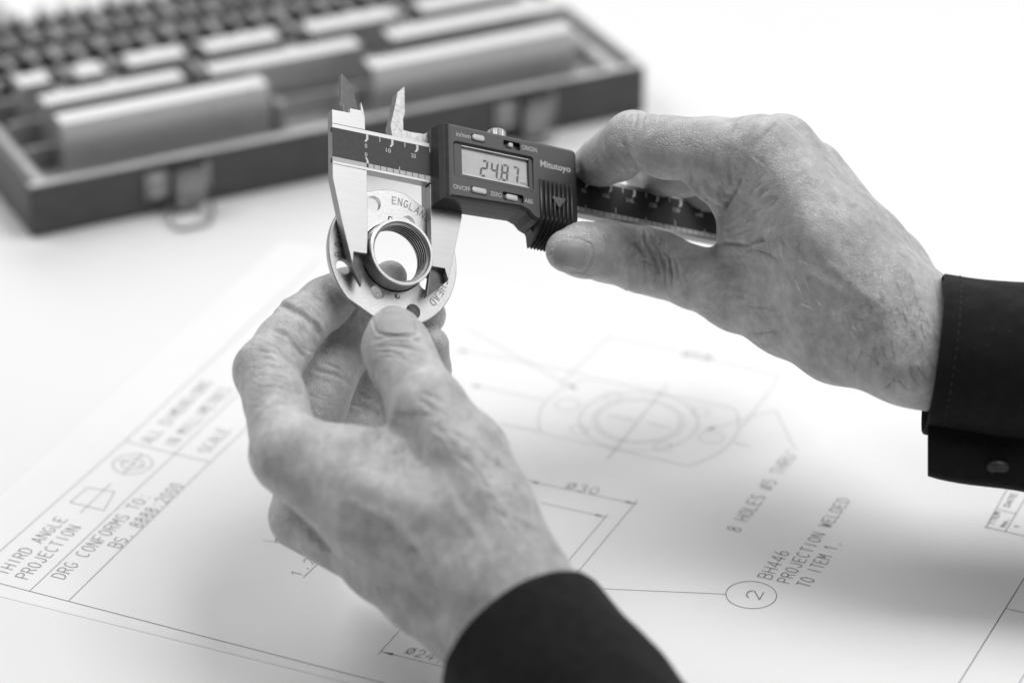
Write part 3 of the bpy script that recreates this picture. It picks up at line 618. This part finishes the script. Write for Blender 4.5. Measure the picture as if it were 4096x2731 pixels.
def seg_dist(P, pl):                                                # distance of 2D points to a polyline, and place along it
    best = np.full(len(P), 1e9); tt = np.zeros(len(P)); pl = np.array(pl, float); Ls = np.r_[0, np.cumsum(np.linalg.norm(np.diff(pl, axis=0), axis=1))]
    for i in range(len(pl) - 1):
        a, d = pl[i], pl[i+1] - pl[i]; l2 = d @ d + 1e-9; t = np.clip(((P - a) @ d)/l2, 0, 1); q = np.linalg.norm(P - a - t[:, None]*d, axis=1)
        m = q < best; best[m] = q[m]; tt[m] = (Ls[i] + t[m]*math.sqrt(l2))/Ls[-1]
    return best, tt
VOX = .6
def hand(name, palm, fingers, parent, label, creases, bumps, smooth_k=8., join_k=6., touch_k=1.0):
    allj = [j for c in palm + [f for f, _ in fingers] for j in c]
    P = np.array([p for p, r in allj]); R_ = np.array([r for p, r in allj])[:, None]
    F_ = Field((P - R_).min(0) - 4, (P + R_).max(0) + 4, VOX)
    base = F_.new()
    for c in palm: F_.chain(base, c, smooth_k)
    D = base.copy()
    for f, jk in fingers:
        d = F_.new(); F_.chain(d, f, 2.2); D = smin(D, smin(base, d, jk), touch_k)
    V, Q_ = surface_net(D, F_.lo, VOX)
    for _ in range(3): V = V - grad(D, F_.lo, VOX, V)*sample(D, F_.lo, VOX, V)[:, None]
    # one Laplacian pass keeps the net even
    e = np.concatenate([Q_[:, [0, 1]], Q_[:, [1, 2]], Q_[:, [2, 3]], Q_[:, [3, 0]]]); acc = np.zeros_like(V); cn = np.zeros(len(V))
    np.add.at(acc, e[:, 0], V[e[:, 1]]); np.add.at(cn, e[:, 0], 1); np.add.at(acc, e[:, 1], V[e[:, 0]]); np.add.at(cn, e[:, 1], 1)
    V = .4*V + .6*acc/np.maximum(cn, 1)[:, None]
    V = V - grad(D, F_.lo, VOX, V)*sample(D, F_.lo, VOX, V)[:, None]
    Nn = grad(D, F_.lo, VOX, V)
    # relief: bumps and creases lie on the side of the skin they belong to
    uv, zz = pix(V); face = np.clip(-(Nn @ _fw)*4 + .6, 0, 1); off_ = np.zeros(len(V))
    cell = np.floor(uv/40).astype(int); key = cell[:, 0]*1000 + cell[:, 1]; zmin = {}
    o_ = np.argsort(key); kk, st = np.unique(key[o_], return_index=True); mn = np.minimum.reduceat(zz[o_], st); front = zz < mn[np.searchsorted(kk, key)] + 16
    face = face*front
    for pl, wd, dp in creases:
        m = (np.abs(uv[:, 0] - np.mean([p[0] for p in pl])) < 500) & (np.abs(uv[:, 1] - np.mean([p[1] for p in pl])) < 500)
        q, t = seg_dist(uv[m], pl); q = q*zz[m]/FPX; env = np.clip(np.minimum(t, 1 - t)*6 + .25, 0, 1)
        dp = dp*1.35; off_[m] += (-dp*np.exp(-(q/wd)**2) + .35*dp*np.exp(-((q - 2.2*wd)/(1.2*wd))**2))*env*face[m]
    for pl, wd, dp in bumps:
        q, t = seg_dist(uv, pl); q = q*zz/FPX; off_ += dp*np.exp(-(q/wd)**2)*face*np.clip(np.minimum(t, 1 - t)*4 + .35, 0, 1)
    V = V + Nn*off_[:, None]
    me = bpy.data.meshes.new(name); me.from_pydata((V*.001).tolist(), [], Q_.tolist()); me.update()
    me.polygons.foreach_set('use_smooth', [True]*len(me.polygons)); me.materials.append(M_skin)
    o = bpy.data.objects.new(name, me); scene.collection.objects.link(o); o.parent = parent
    if label: o['label'] = label
    return o, (D, F_.lo, VOX)
def on_skin(fld, u, v, z0, back=0.):
    """march from the viewer's side until the skin is met (mm)"""
    D, lo, vox = fld; t = z0
    for _ in range(80):
        p = at(u, v, t); d = float(sample(D, lo, vox, p[None])[0])
        if d < .05: break
        t += max(.1, min(d, 4))
    return at(u, v, t + back)
pe_ = empty('person', Matrix.Translation((.05, .95, .05)))
tag(pe_, 'person in a black long sleeved shirt, only the hands and cuffs in view, measuring a metal flange with a caliper', 'person')
pe_['label'] = 'person in black sleeves, hands only, holding a flange and a caliper over the drawing'
bpy.context.view_layer.update()
def par(o, parent=pe_):                                              # keep world coordinates under the person
    o.parent = parent; o.matrix_parent_inverse = parent.matrix_world.inverted(); return o
def Z2(x, y): return (900 + x/2.24, 1050 + y/2.24)
def Z3(x, y): return (2150 + x/1.742, 400 + y/1.742)
def Z4(x, y): return (2900 + x/1.96, 900 + y/1.96)
def Z1(x, y): return (1000 + x/1.568, 1600 + y/1.568)
def sc(fn, *pts): return [fn(*p) for p in pts]
# --- left hand
LP = [[J(1165,1828,1180,13), J(1500,2070,1168,14), J(1960,2340,1150,17)], [J(1208,2072,1204,10.6), J(1560,2262,1182,11), J(1935,2385,1166,14)],
      [J(1320,2125,1228,10.5), J(1960,2365,1180,15)], [J(1440,2070,1246,10), J(2000,2350,1190,14)],
      [J(1715,1650,1178,12.3), J(1850,1828,1168,13.8), J(1945,2030,1160,14), J(2062,2320,1152,17.5)],
      [J(1270,1810,1181,9), J(1400,1826,1176,8.2), J(1560,1835,1174,8.5)], [J(1420,1945,1172,12), J(1760,2080,1160,15.5)], [J(1500,2225,1176,11), J(1703,2366,1166,12.6), J(1876,2480,1158,13.6), J(2000,2560,1150,16)],
      [J(2010,2380,1160,20), J(2160,2590,1142,22.5)], [J(1950,2390,1172,19), J(2110,2620,1155,21)]]
LF = [([J(1145,1800,1186,12.3), J(1104,1610,1206,11.0), J(1066,1485,1218,11.5), J(1140,1375,1227,10.3), J(1205,1292,1234,9.6), J(1300,1215,1240,9.2), J(1385,1152,1242,7.6)], 6),
      ([J(1200,2060,1208,10.6), J(1250,1760,1230,10.2), J(1312,1510,1244,10.0), J(1395,1385,1250,9.4), J(1462,1280,1252,9), J(1560,1110,1256,6.2)], 4),
      ([J(1320,2100,1232,10.5), J(1400,1760,1256,10), J(1480,1560,1268,9.6), J(1590,1390,1266,9), J(1700,1260,1256,7.6)], 4),
      ([J(1440,2050,1248,10), J(1560,1760,1264,9), J(1675,1580,1264,8), J(1722,1480,1256,7.2), J(1727,1378,1250,6.3)], 4),
      ([J(1715,1650,1180,12.3), J(1612,1450,1199,11.9), J(1586,1390,1206,11.9), J(1578,1345,1214,9.9), J(1573,1306,1222,7.4)], 8)]
LC = [(sc(Z2, (480,385), (560,400), (700,480), (800,580), (865,680)), .9, .8), (sc(Z2, (440,610), (560,660), (640,760), (720,870)), .8, .55), (sc(Z2, (300,800), (420,800), (540,850), (640,960), (665,1010)), .8, .5),
      (sc(Z2, (350,730), (450,760), (530,830)), .5, .3), (sc(Z2, (690,500), (780,620), (800,760)), .5, .25), (sc(Z2, (600,640), (700,770), (790,800)), .45, .22), (sc(Z2, (740,400), (780,500), (860,620)), .5, .25),
      (sc(Z2, (790,960), (950,1000), (1060,1040), (1130,1110)), .7, .5), (sc(Z2, (900,900), (1030,960), (1100,1040)), .5, .25), (sc(Z2, (730,1170), (850,1230), (960,1240)), .4, .18),
      (sc(Z2, (1350,760), (1480,745), (1620,760), (1740,800)), .6, .35), (sc(Z2, (1340,700), (1480,665), (1640,670), (1750,720)), .6, .3), (sc(Z2, (1360,800), (1480,800), (1600,840)), .5, .25), (sc(Z2, (1420,850), (1540,845), (1640,880)), .5, .2),
      (sc(Z2, (1390,730), (1500,705), (1660,720)), .4, .2), (sc(Z2, (250,950), (420,940), (600,960)), .5, .14), (sc(Z2, (270,1020), (430,1010), (620,1050)), .5, .12), (sc(Z2, (300,1110), (450,1110), (690,1190)), .5, .12),
      (sc(Z2, (700,1290), (800,1330), (900,1400)), .6, .2), (sc(Z2, (760,1280), (860,1330), (960,1400)), .5, .2), (sc(Z2, (620,1330), (740,1390), (860,1420)), .5, .15),
      (sc(Z2, (1130,1250), (1250,1290), (1360,1330), (1390,1400)), .8, .7), (sc(Z2, (1200,1180), (1320,1220), (1400,1290)), .6, .4)]
rnd = random.Random(5)
for i in range(40):                                                # fine folds on the thumb side and the index finger
    x0 = rnd.uniform(1050, 1750); y0 = (x0 - 1050)*1.35 + rnd.uniform(-120, 60); L_ = rnd.uniform(60, 170); a_ = rad(rnd.gauss(38, 14))
    LC.append((sc(Z1, (x0, y0), (x0 + L_*.5*math.cos(a_), y0 + L_*.5*math.sin(a_) - 6), (x0 + L_*math.cos(a_), y0 + L_*math.sin(a_))), rnd.uniform(.5, .9), rnd.uniform(.08, .22)))
for i in range(34):
    x0 = rnd.uniform(200, 560); y0 = rnd.uniform(640, 1300); L_ = rnd.uniform(80, 240); a_ = rad(rnd.gauss(14, 12))
    LC.append((sc(Z2, (x0, y0), (x0 + L_*.5*math.cos(a_), y0 + L_*.5*math.sin(a_) - 8), (x0 + L_*math.cos(a_), y0 + L_*math.sin(a_))), rnd.uniform(.35, .6), rnd.uniform(.05, .16)))
for i in range(40):
    x0 = rnd.uniform(700, 1080); y0 = rnd.uniform(650, 1350); L_ = rnd.uniform(60, 170); a_ = rad(rnd.choice((rnd.gauss(12, 8), rnd.gauss(110, 8))))
    LC.append((sc(Z2, (x0, y0), (x0 + L_*math.cos(a_), y0 + L_*math.sin(a_))), .38, rnd.uniform(.05, .12)))
for i in range(22):
    x0 = rnd.uniform(560, 960); y0 = 470 - (x0 - 560)*.75 + rnd.uniform(-90, 160); L_ = rnd.uniform(60, 150); a_ = rad(rnd.gauss(50, 12))
    LC.append((sc(Z2, (x0, y0), (x0 + L_*.5*math.cos(a_) + 5, y0 + L_*.5*math.sin(a_)), (x0 + L_*math.cos(a_), y0 + L_*math.sin(a_))), .36, rnd.uniform(.06, .14)))
LB = [(sc(Z1, (480,420), (760,560), (1250,760)), 5, 1.0), (sc(Z1, (300,760), (800,960), (1300,1250)), 5, .9), (sc(Z1, (1150,150), (1450,520), (1700,900)), 6, 1.2), (sc(Z1, (640,640), (900,760), (1100,1000)), 2.2, .6), (sc(Z1, (1200,450), (1300,700), (1480,900)), 2.2, .6),
      (sc(Z1, (1330,80), (1500,230), (1600,330)), 5, -1.2), (sc(Z1, (1000,60), (1010,180), (900,260)), 6, -1.0)]
LC += [(sc(Z2, (1325,505), (1340,570), (1368,630), (1450,652), (1550,655), (1650,655), (1722,640), (1700,570), (1668,495)), .5, .5)]
lh, LFLD = hand('hand', LP, LF, None, 'hand pinching the flange between thumb and fingertips', LC, LB); par(lh)
# --- right hand
RP = [[J(3045,622,1236,13.6), J(3330,960,1226,14.5), J(3605,1330,1219,15.5)], [J(3125,602,1253,12.6), J(3400,960,1240,13.5), J(3640,1300,1228,16)],
      [J(3246,700,1276,12), J(3465,1005,1258,13.4), J(3680,1290,1240,15)], [J(3345,822,1298,10.8), J(3545,1085,1272,13.2), J(3692,1300,1254,15.2)],
      [J(2955,1180,1264,11.8), J(3150,1265,1250,12.3), J(3350,1352,1236,14), J(3640,1430,1217,15.6)],
      [J(3022,790,1252,9), J(2998,900,1260,8.5), J(2985,1005,1266,10)], [J(3060,930,1250,15), J(3350,1180,1232,18)], [J(3100,780,1244,13.5), J(3500,1230,1226,19)],
      [J(3650,1415,1220,15.5), J(3960,1490,1214,19)], [J(3700,1310,1246,16.5), J(3990,1400,1236,18)]]
RF_ = [([J(3045,640,1238,13), J(2850,600,1242,11.6), J(2670,590,1248,11.1), J(2532,563,1260,10.6), J(2467,615,1276,10.1), J(2410,645,1284,9), J(2352,668,1290,7.2)], 7),
       ([J(3125,620,1256,12), J(2900,655,1262,10.5), J(2735,672,1277,10.4), J(2640,690,1303,9), J(2580,700,1306,7.6)], 4),
       ([J(3240,720,1280,11.5), J(2960,740,1300,10.5), J(2800,742,1312,9.8), J(2700,745,1322,8)], 4),
       ([J(3340,840,1300,10), J(3100,850,1330,9.5), J(2960,860,1336,8)], 4),
       ([J(2955,1185,1266,11.6), J(2780,1112,1274,11.3), J(2640,1058,1279,11.8), J(2560,1038,1277,11.8), J(2430,1006,1270,11.0), J(2330,1000,1263,9.9), J(2268,1003,1258,7.8)], 8),
       ([J(2800,655,1246,9), J(2850,715,1248,8), J(2930,780,1254,8.5), J(3020,850,1256,9)], 6)]
RC = [(sc(Z3, (650,1060), (650,1180), (655,1330)), .7, .6), (sc(Z3, (700,1020), (745,1090), (760,1200), (745,1340)), .7, .6), (sc(Z3, (690,1010), (760,1080), (790,1180), (770,1330)), .6, .45), (sc(Z3, (745,960), (800,1070), (835,1180), (830,1310)), .7, .6),
      (sc(Z3, (740,940), (850,1040), (890,1150), (890,1300)), .6, .4), (sc(Z3, (860,1020), (930,1120), (940,1240)), .6, .35), (sc(Z3, (920,1050), (980,1150), (990,1260)), .5, .25), (sc(Z3, (560,1100), (550,1180), (600,1290)), .6, .25), (sc(Z3, (600,1130), (590,1200), (625,1300)), .5, .2),
      (sc(Z3, (640,1020), (690,1000), (760,1060)), .5, .3), (sc(Z3, (690,1130), (750,1120), (800,1140)), .4, .2), (sc(Z3, (740,890), (760,940), (740,1000)), .5, .3), (sc(Z3, (760,890), (820,970), (880,1040)), .5, .25),
      (sc(Z3, (1045,420), (1060,540), (1050,590)), .8, .6), (sc(Z3, (1060,580), (1130,640), (1220,720), (1290,745)), .6, .3), (sc(Z3, (1150,540), (1200,600), (1230,690)), .6, .35), (sc(Z3, (1260,560), (1300,650), (1340,680)), .8, .7), (sc(Z3, (1290,560), (1330,620), (1360,650)), .6, .5),
      (sc(Z3, (1240,620), (1290,690), (1320,740)), .6, .5), (sc(Z3, (1300,750), (1350,660), (1420,540)), .9, .8), (sc(Z3, (1200,450), (1210,540), (1240,640)), .5, .25), (sc(Z3, (600,290), (640,400), (690,490)), .9, .7), (sc(Z3, (520,420), (580,460), (640,540)), .5, .25),
      (sc(Z3, (690,78), (690,120), (670,180)), .5, .35), (sc(Z3, (745,85), (740,130), (720,190)), .5, .3), (sc(Z3, (640,85), (630,130)), .4, .2), (sc(Z3, (850,100), (840,150)), .4, .2),
      (sc(Z3, (1230,1010), (1330,1000), (1440,1010), (1600,980)), 1.0, .8), (sc(Z3, (1270,1005), (1400,1030), (1560,1060), (1740,1150)), 1.0, .6), (sc(Z3, (1290,900), (1400,880), (1500,830)), .5, .15), (sc(Z3, (1280,960), (1420,930), (1580,870)), .6, .25),
      (sc(Z3, (1300,860), (1420,780), (1500,740)), .5, .15), (sc(Z4, (60,830), (250,850), (420,830)), .8, .35)]
rnd = random.Random(11)
for i in range(46):                                                # folds running across the ball of the thumb
    x0 = rnd.uniform(960, 1500); y0 = rnd.uniform(1080, 1520); L_ = rnd.uniform(120, 330); sl = .12 + rnd.gauss(0, .10) + (y0 - 1300)*.0004
    RC.append((sc(Z3, (x0, y0), (x0 + L_*.4, y0 + L_*.4*sl - rnd.uniform(-8, 14)), (x0 + L_*.75, y0 + L_*.75*sl - rnd.uniform(-8, 14)), (x0 + L_, y0 + L_*sl + rnd.uniform(-5, 20))), rnd.uniform(.5, .9), rnd.uniform(.08, .2)))
for i in range(30):                                                # fine folds in the web and on the back of the hand
    x0 = rnd.uniform(1290, 1560); y0 = rnd.uniform(640, 980); L_ = rnd.uniform(70, 200); a_ = rad(rnd.gauss(-35, 12))
    RC.append((sc(Z3, (x0, y0), (x0 + L_*.5*math.cos(a_), y0 + L_*.5*math.sin(a_) + rnd.uniform(-8, 8)), (x0 + L_*math.cos(a_), y0 + L_*math.sin(a_))), rnd.uniform(.4, .7), rnd.uniform(.08, .2)))
for i in range(26):
    x0 = rnd.uniform(1080, 1420); y0 = rnd.uniform(330, 560); L_ = rnd.uniform(80, 200); a_ = rad(rnd.gauss(78, 10))
    RC.append((sc(Z3, (x0, y0), (x0 + L_*.5*math.cos(a_) - 6, y0 + L_*.5*math.sin(a_)), (x0 + L_*math.cos(a_), y0 + L_*math.sin(a_))), rnd.uniform(.4, .7), rnd.uniform(.08, .2)))
for i in range(26):                                                # creases round the thumb joint
    x0 = rnd.gauss(790, 110); y0 = rnd.uniform(960, 1240); L_ = rnd.uniform(50, 150); a_ = rad(rnd.gauss(86, 16))
    RC.append((sc(Z3, (x0, y0), (x0 + L_*.5*math.cos(a_) + 7, y0 + L_*.5*math.sin(a_)), (x0 + L_*math.cos(a_), y0 + L_*math.sin(a_))), rnd.uniform(.35, .6), rnd.uniform(.12, .3)))
for i in range(9): RC.append((sc(Z3, (1330+i*26, 330+i*8), (1360+i*30, 430+(i % 3)*15), (1330+i*40, 560)), .5, .10))
RB = [(sc(Z3, (1560,200), (1740,560), (1900,900)), 4, .8), (sc(Z4, (600,0), (1000,380), (1400,700)), 5, .8), (sc(Z4, (200,150), (560,320), (1000,560)), 2.0, .55), (sc(Z4, (760,260), (1060,520), (1230,640)), 1.8, .5), (sc(Z4, (1500,560), (1660,520)), 6, 1.2), (sc(Z3, (1560,190), (1600,230)), 6, 1.0),
      (sc(Z3, (1250,1080), (1450,1130), (1640,1240)), 7, -1.2), (sc(Z4, (480,950), (900,1080)), 6, .5), (sc(Z3, (680,1180), (800,1200)), 5, .6), (sc(Z4, (1200,1120), (1450,1140)), 4, .8)]
RC += [(sc(Z3, (172,955), (280,965), (375,1005), (385,1080), (355,1160), (318,1206), (210,1190), (112,1172)), .45, .26)]
rh, RFLD = hand('hand', RP, RF_, None, 'hand gripping the beam of the caliper with thumb and curled fingers', RC, RB); par(rh)
# nails, hair, sleeves
def patch(name, fld, uvf, z0, lift, m, parent, nu=14, nv=14, label=None, dome=.0):
    D, lo, vox = fld; pts = []; ed = []
    for j in range(nv+1):
        for i in range(nu+1):
            u, v = uvf(i/nu, j/nv); pts.append(on_skin(fld, u, v, z0)); ed.append(min(i, nu-i, (nv-j) + 1))
    P = np.array(pts).reshape(nv+1, nu+1, 3)
    for _ in range(6):                                             # fair the plate
        Q2 = P.copy(); Q2[1:-1, 1:-1] = (P[:-2, 1:-1] + P[2:, 1:-1] + P[1:-1, :-2] + P[1:-1, 2:])/4; Q2[0, 1:-1] = (P[0, :-2] + P[0, 2:] + 2*P[0, 1:-1])/4; Q2[-1, 1:-1] = (P[-1, :-2] + P[-1, 2:] + 2*P[-1, 1:-1])/4; P = Q2
    Nn = grad(D, lo, vox, P.reshape(-1, 3)); ed = np.array(ed)
    top = P.reshape(-1, 3) + Nn*(lift*np.clip(ed/2.5, .15, 1))[:, None] + Nn*dome; bot = P.reshape(-1, 3) - Nn*.8
    mb = MB(); k = (nu+1)*(nv+1); F = []
    for j in range(nv):
        for i in range(nu): a = j*(nu+1)+i; F += [(a, a+1, a+nu+2, a+nu+1), (k+a, k+a+nu+1, k+a+nu+2, k+a+1)]
    rim = [i for i in range(nu+1)] + [j*(nu+1)+nu for j in range(1, nv+1)] + [nv*(nu+1)+i for i in range(nu-1, -1, -1)] + [j*(nu+1) for j in range(nv-1, 0, -1)]
    F += [(rim[i], k+rim[i], k+rim[(i+1) % len(rim)], rim[(i+1) % len(rim)]) for i in range(len(rim))]
    mb.add(np.concatenate([top, bot]), F); o = mb.build(name, m, None, smooth=True, ang=60)
    o.parent = parent; o.matrix_parent_inverse = Matrix.Identity(4)
    return o
def quad(fn, c00, c10, c11, c01, b0=0., b1=0.):                     # c00 c10 at the cuticle, c01 c11 at the free edge; b0, b1 = how far those edges bow
    A, B, C_, Dd = [np.array(fn(*c)) for c in (c00, c10, c11, c01)]
    def f(s, t):
        x, y = 2*s - 1, 2*t - 1; s, t = (x*(1 - .16*y**4) + 1)/2, (y*(1 - .16*x**4) + 1)/2
        p = (1-t)*((1-s)*A + s*B) + t*((1-s)*Dd + s*C_); ax = (C_ + Dd - A - B)/2; ax /= np.linalg.norm(ax); bow = 4*s*(1-s)
        return p + ax*bow*((1-t)*b0 + t*b1)
    return f
patch('nail', LFLD, quad(Z2, (1365,622), (1722,632), (1662,492), (1330,500), -8, 26), 1150, .45, M_nail, lh)
patch('nail', RFLD, quad(Z3, (385,1012), (318,1202), (112,1168), (172,962), 12, 16), 1200, .42, M_nail, rh)
M_hair = mat('dark_hair', .06, .4); M_hairw = mat('white_hair', .92, .35)
def hairs(name, fld, specs, z0, m, parent):
    mb = MB(); D, lo, vox = fld
    for (u, v), ang, L, curl, r in specs:
        pts = []; d = np.array([math.cos(ang), math.sin(ang)]); n = np.array([-d[1], d[0]])
        for k in range(6):
            t = k/5; q = np.array([u, v]) + d*L*t + n*curl*L*t*t; p = on_skin(fld, q[0], q[1], z0)
            if float(sample(D, lo, vox, p[None])[0]) > .5: break
            pts.append(p - _fw*(.05 + 1.1*t*(1.6-t)*.8))
        if len(pts) > 2: mb.tube(pts, [r*(1 - .8*k/(len(pts)-1)) for k in range(len(pts))], 3)
    if mb.v: o = mb.build(name, m, None, smooth=True); o.parent = parent; o['kind'] = 'stuff'; return o
rnd = random.Random(3); S = []
for k in range(130):
    x = 900 + 760*rnd.random()**.7; y = 330 + 800*rnd.random()
    if x < 1100 and rnd.random() < .5: continue
    S.append((Z4(x, y), rad(rnd.gauss(100 if y < 700 else 75, 24)), rnd.uniform(50, 115), rnd.uniform(-.35, .25), rnd.uniform(.05, .072)))
for k in range(60):
    S.append((Z4(rnd.uniform(300, 1000), rnd.uniform(60, 420)), rad(rnd.gauss(70, 25)), rnd.uniform(20, 55), rnd.uniform(-.3, .3), .05))
for x, y, a, l in ((1190,1060,80,50), (1440,1130,70,95), (1330,1180,60,80), (1260,1280,-40,60), (1500,1090,65,110), (1380,640,80,70), (1300,560,75,80), (1480,820,85,90), (1540,760,88,90)): S.append((Z4(x, y), rad(a), l, -.25, .13))
hairs('arm_hair', RFLD, S, 1150, M_hair, rh)
W = [(Z4(x, y), rad(a), l, c, .17) for x, y, a, l, c in ((445,420,70,50,.2), (460,550,66,45,.1), (550,435,60,80,.15), (565,480,60,60,.1), (615,415,55,65,.25), (690,368,10,20,.1), (570,280,15,50,.1), (780,440,0,22,0), (730,605,50,25,.1), (848,680,70,16,.1), (1000,793,45,36,.3), (985,842,50,60,.1), (1180,610,50,50,.3), (600,620,20,50,.1), (1540,640,-30,40,.1))]
hairs('arm_hair', RFLD, W, 1150, M_hairw, rh)
S = []
for k in range(260):
    x = rnd.uniform(700, 1900); y = rnd.uniform(150, 1300)
    S.append((Z1(x, y), rad(rnd.gauss(60, 30)), rnd.uniform(25, 70), rnd.uniform(-.3, .3), .06))
hairs('arm_hair', LFLD, S, 1080, M_hair, lh)
# sleeves
def cloth_mat():
    m = mat('black_cotton', .008, .85, spec=.25, sheen=.05, mott=(240, .12, 4))
    nt = m.node_tree; N = nt.nodes; Lk = nt.links; b = N['Principled BSDF']; tc = N.new('ShaderNodeTexCoord')
    mp = N.new('ShaderNodeMapping'); mp.inputs['Rotation'].default_value = (0, 0, .9); Lk.new(tc.outputs['UV'], mp.inputs[0])
    w_ = N.new('ShaderNodeTexWave'); w_.inputs['Scale'].default_value = 600; w_.inputs['Distortion'].default_value = .6; Lk.new(tc.outputs['Object'], w_.inputs['Vector'])
    n = N.new('ShaderNodeTexNoise'); n.inputs['Scale'].default_value = 1800; Lk.new(tc.outputs['Object'], n.inputs['Vector'])
    ad = N.new('ShaderNodeMath'); ad.operation = 'ADD'; Lk.new(w_.outputs['Fac'], ad.inputs[0]); Lk.new(n.outputs['Fac'], ad.inputs[1])
    bp = N.new('ShaderNodeBump'); bp.inputs['Strength'].default_value = .5; bp.inputs['Distance'].default_value = .00025; Lk.new(ad.outputs[0], bp.inputs['Height']); Lk.new(bp.outputs[0], b.inputs['Normal'])
    # lint specks
    v = N.new('ShaderNodeTexVoronoi'); v.inputs['Scale'].default_value = 260; Lk.new(tc.outputs['Object'], v.inputs['Vector'])
    r = N.new('ShaderNodeMapRange'); r.inputs[1].default_value = .045; r.inputs[2].default_value = .07; r.inputs[3].default_value = .06; r.inputs[4].default_value = .008; Lk.new(v.outputs['Distance'], r.inputs[0])
    cb = N.new('ShaderNodeCombineColor'); [Lk.new(r.outputs[0], cb.inputs[i]) for i in range(3)]; Lk.new(cb.outputs[0], b.inputs['Base Color'])
    return m
M_cloth = cloth_mat(); M_thread = mat('sewing_thread', .05, .7); M_button = mat('shirt_button', .022, .5, spec=.6)
from mathutils import noise as mnoise
def camv(r, d, z): v = _rx*r - _up*d + _fw*z; return v/np.linalg.norm(v)
def sleeve(c0, axis, ref, ra, rb, length, grow, thick, n=120, m=60, fold=1., bend=None, seed=0):
    """open-ended cloth tube: from its mouth at c0 along axis; ra along ref, rb across"""
    a = axis/np.linalg.norm(axis); e1 = ref - a*(ref @ a); e1 /= np.linalg.norm(e1); e2 = np.cross(a, e1); rings = []
    for j in range(m+1):
        t = length*j/m; c = c0 + a*t + (bend*t*t/length if bend is not None else 0); g = 1 + grow*j/m; ring_ = []
        for i in range(n):
            th = 2*math.pi*i/n; q = Vector((math.cos(th)*1.6 + seed, math.sin(th)*1.6, t/26)); w_ = mnoise.noise(q)*min(1, .15 + t/30)*2.0*fold + mnoise.noise(q*2.3)*.5*fold
            ring_.append(c + e1*(ra*g + w_)*math.cos(th) + e2*(rb*g + w_)*math.sin(th))
        rings.append(np.array(ring_))
    cs_ = [r.mean(0) for r in rings]; inner = [c + (r - c)*(1 - thick/ra) for r, c in zip(rings, cs_)]
    lip = (rings[0] + inner[0])/2 - a*thick*.5
    return rings, inner, lip, (a, e1, e2)
def sleeve_obj(name, dat, label=None):
    rings, inner, lip, _ = dat; mb = MB(); mb.loft([*inner[::-1], lip, *rings], False, False)
    o = mb.build(name, M_cloth, None, smooth=True, ang=80); par(o)
    if label: o['label'] = label
    return o
cR = at(3738, 1418, 1226); aR = camv(.985, .128, -.06)
dR = sleeve(cR, aR, camv(-.13, .99, 0), 28.6, 32, 105, .10, 1.3, fold=.9, seed=3)
sR = sleeve_obj('sleeve', dR, 'black shirt cuff around the wrist of the hand holding the caliper')
# overlapping end of the cuff with its button, below
def flap():
    mb = MB(); rings = []
    for j in range(31):
        t = j/30; u = 3694 + 1300*t; yb = 1906 + 222*t + 5*math.sin(t*17); yt = 1640 + 150*t; z = 1222 - 14*t; ring_ = []
        prof = [(-1, 0), (-.98, .5), (-.9, .86), (-.7, .98), (0, 1), (.7, .98), (.9, .86), (.98, .5), (1, 0), (.8, -1), (-.8, -1)]
        for x, y in prof: ring_.append(at(u + 14 + (0 if j else 3), (yt + yb)/2 + (yb - yt)/2*y*(1 if j else .985), z + x*13))
        rings.append(ring_)
    mb.loft(rings); return mb
fo = flap().build('cuff_overlap', M_cloth, None, smooth=True, ang=60); fo.parent = sR
bb = at(3992, 1868, 1204); bn = camv(-.05, .93, -.36); b1_ = np.cross(bn, camv(1, .16, 0)); b1_ /= np.linalg.norm(b1_); b2_ = np.cross(bn, b1_)
mb = MB(); mb.lathe([(.05, .3), (2.3, .3), (2.6, .7), (3.5, .9), (3.8, .6), (3.8, -.6), (3.5, -1), (.05, -1)], 32); mb.map(lambda p: bb + b1_*p[0] + b2_*p[1] + bn*p[2]); bo = mb.build('button', M_button, None, smooth=True, ang=50); bo.parent = sR
mb = MB()
a_, e1, e2 = dR[3]
for k in range(60):                                                # top stitching along the cuff edge
    th0 = 2*math.pi*k/60 ; n_ = 120; i0 = (2*k) % n_; i1 = (2*k + 1) % n_
    p0_ = dR[0][3][i0]; p1_ = dR[0][3][i1]; c_ = dR[0][3].mean(0); o0 = (p0_ - c_)/np.linalg.norm(p0_ - c_)*.18; mb.tube([p0_ + o0*.3, (p0_ + p1_)/2 + o0*1.6, p1_ + o0*.3], .14, 4)
so = mb.build('stitching', M_thread, None); so.parent = sR; so['kind'] = 'stuff'
cL = at(2092, 2565, 1142); aL = camv(.53, .62, -.58)
dL = sleeve(cL, aL, camv(-.74, .67, 0), 31, 31, 120, .12, 1.3, fold=.8, seed=9)
sL = sleeve_obj('sleeve', dL, 'black shirt cuff around the wrist of the hand holding the flange')
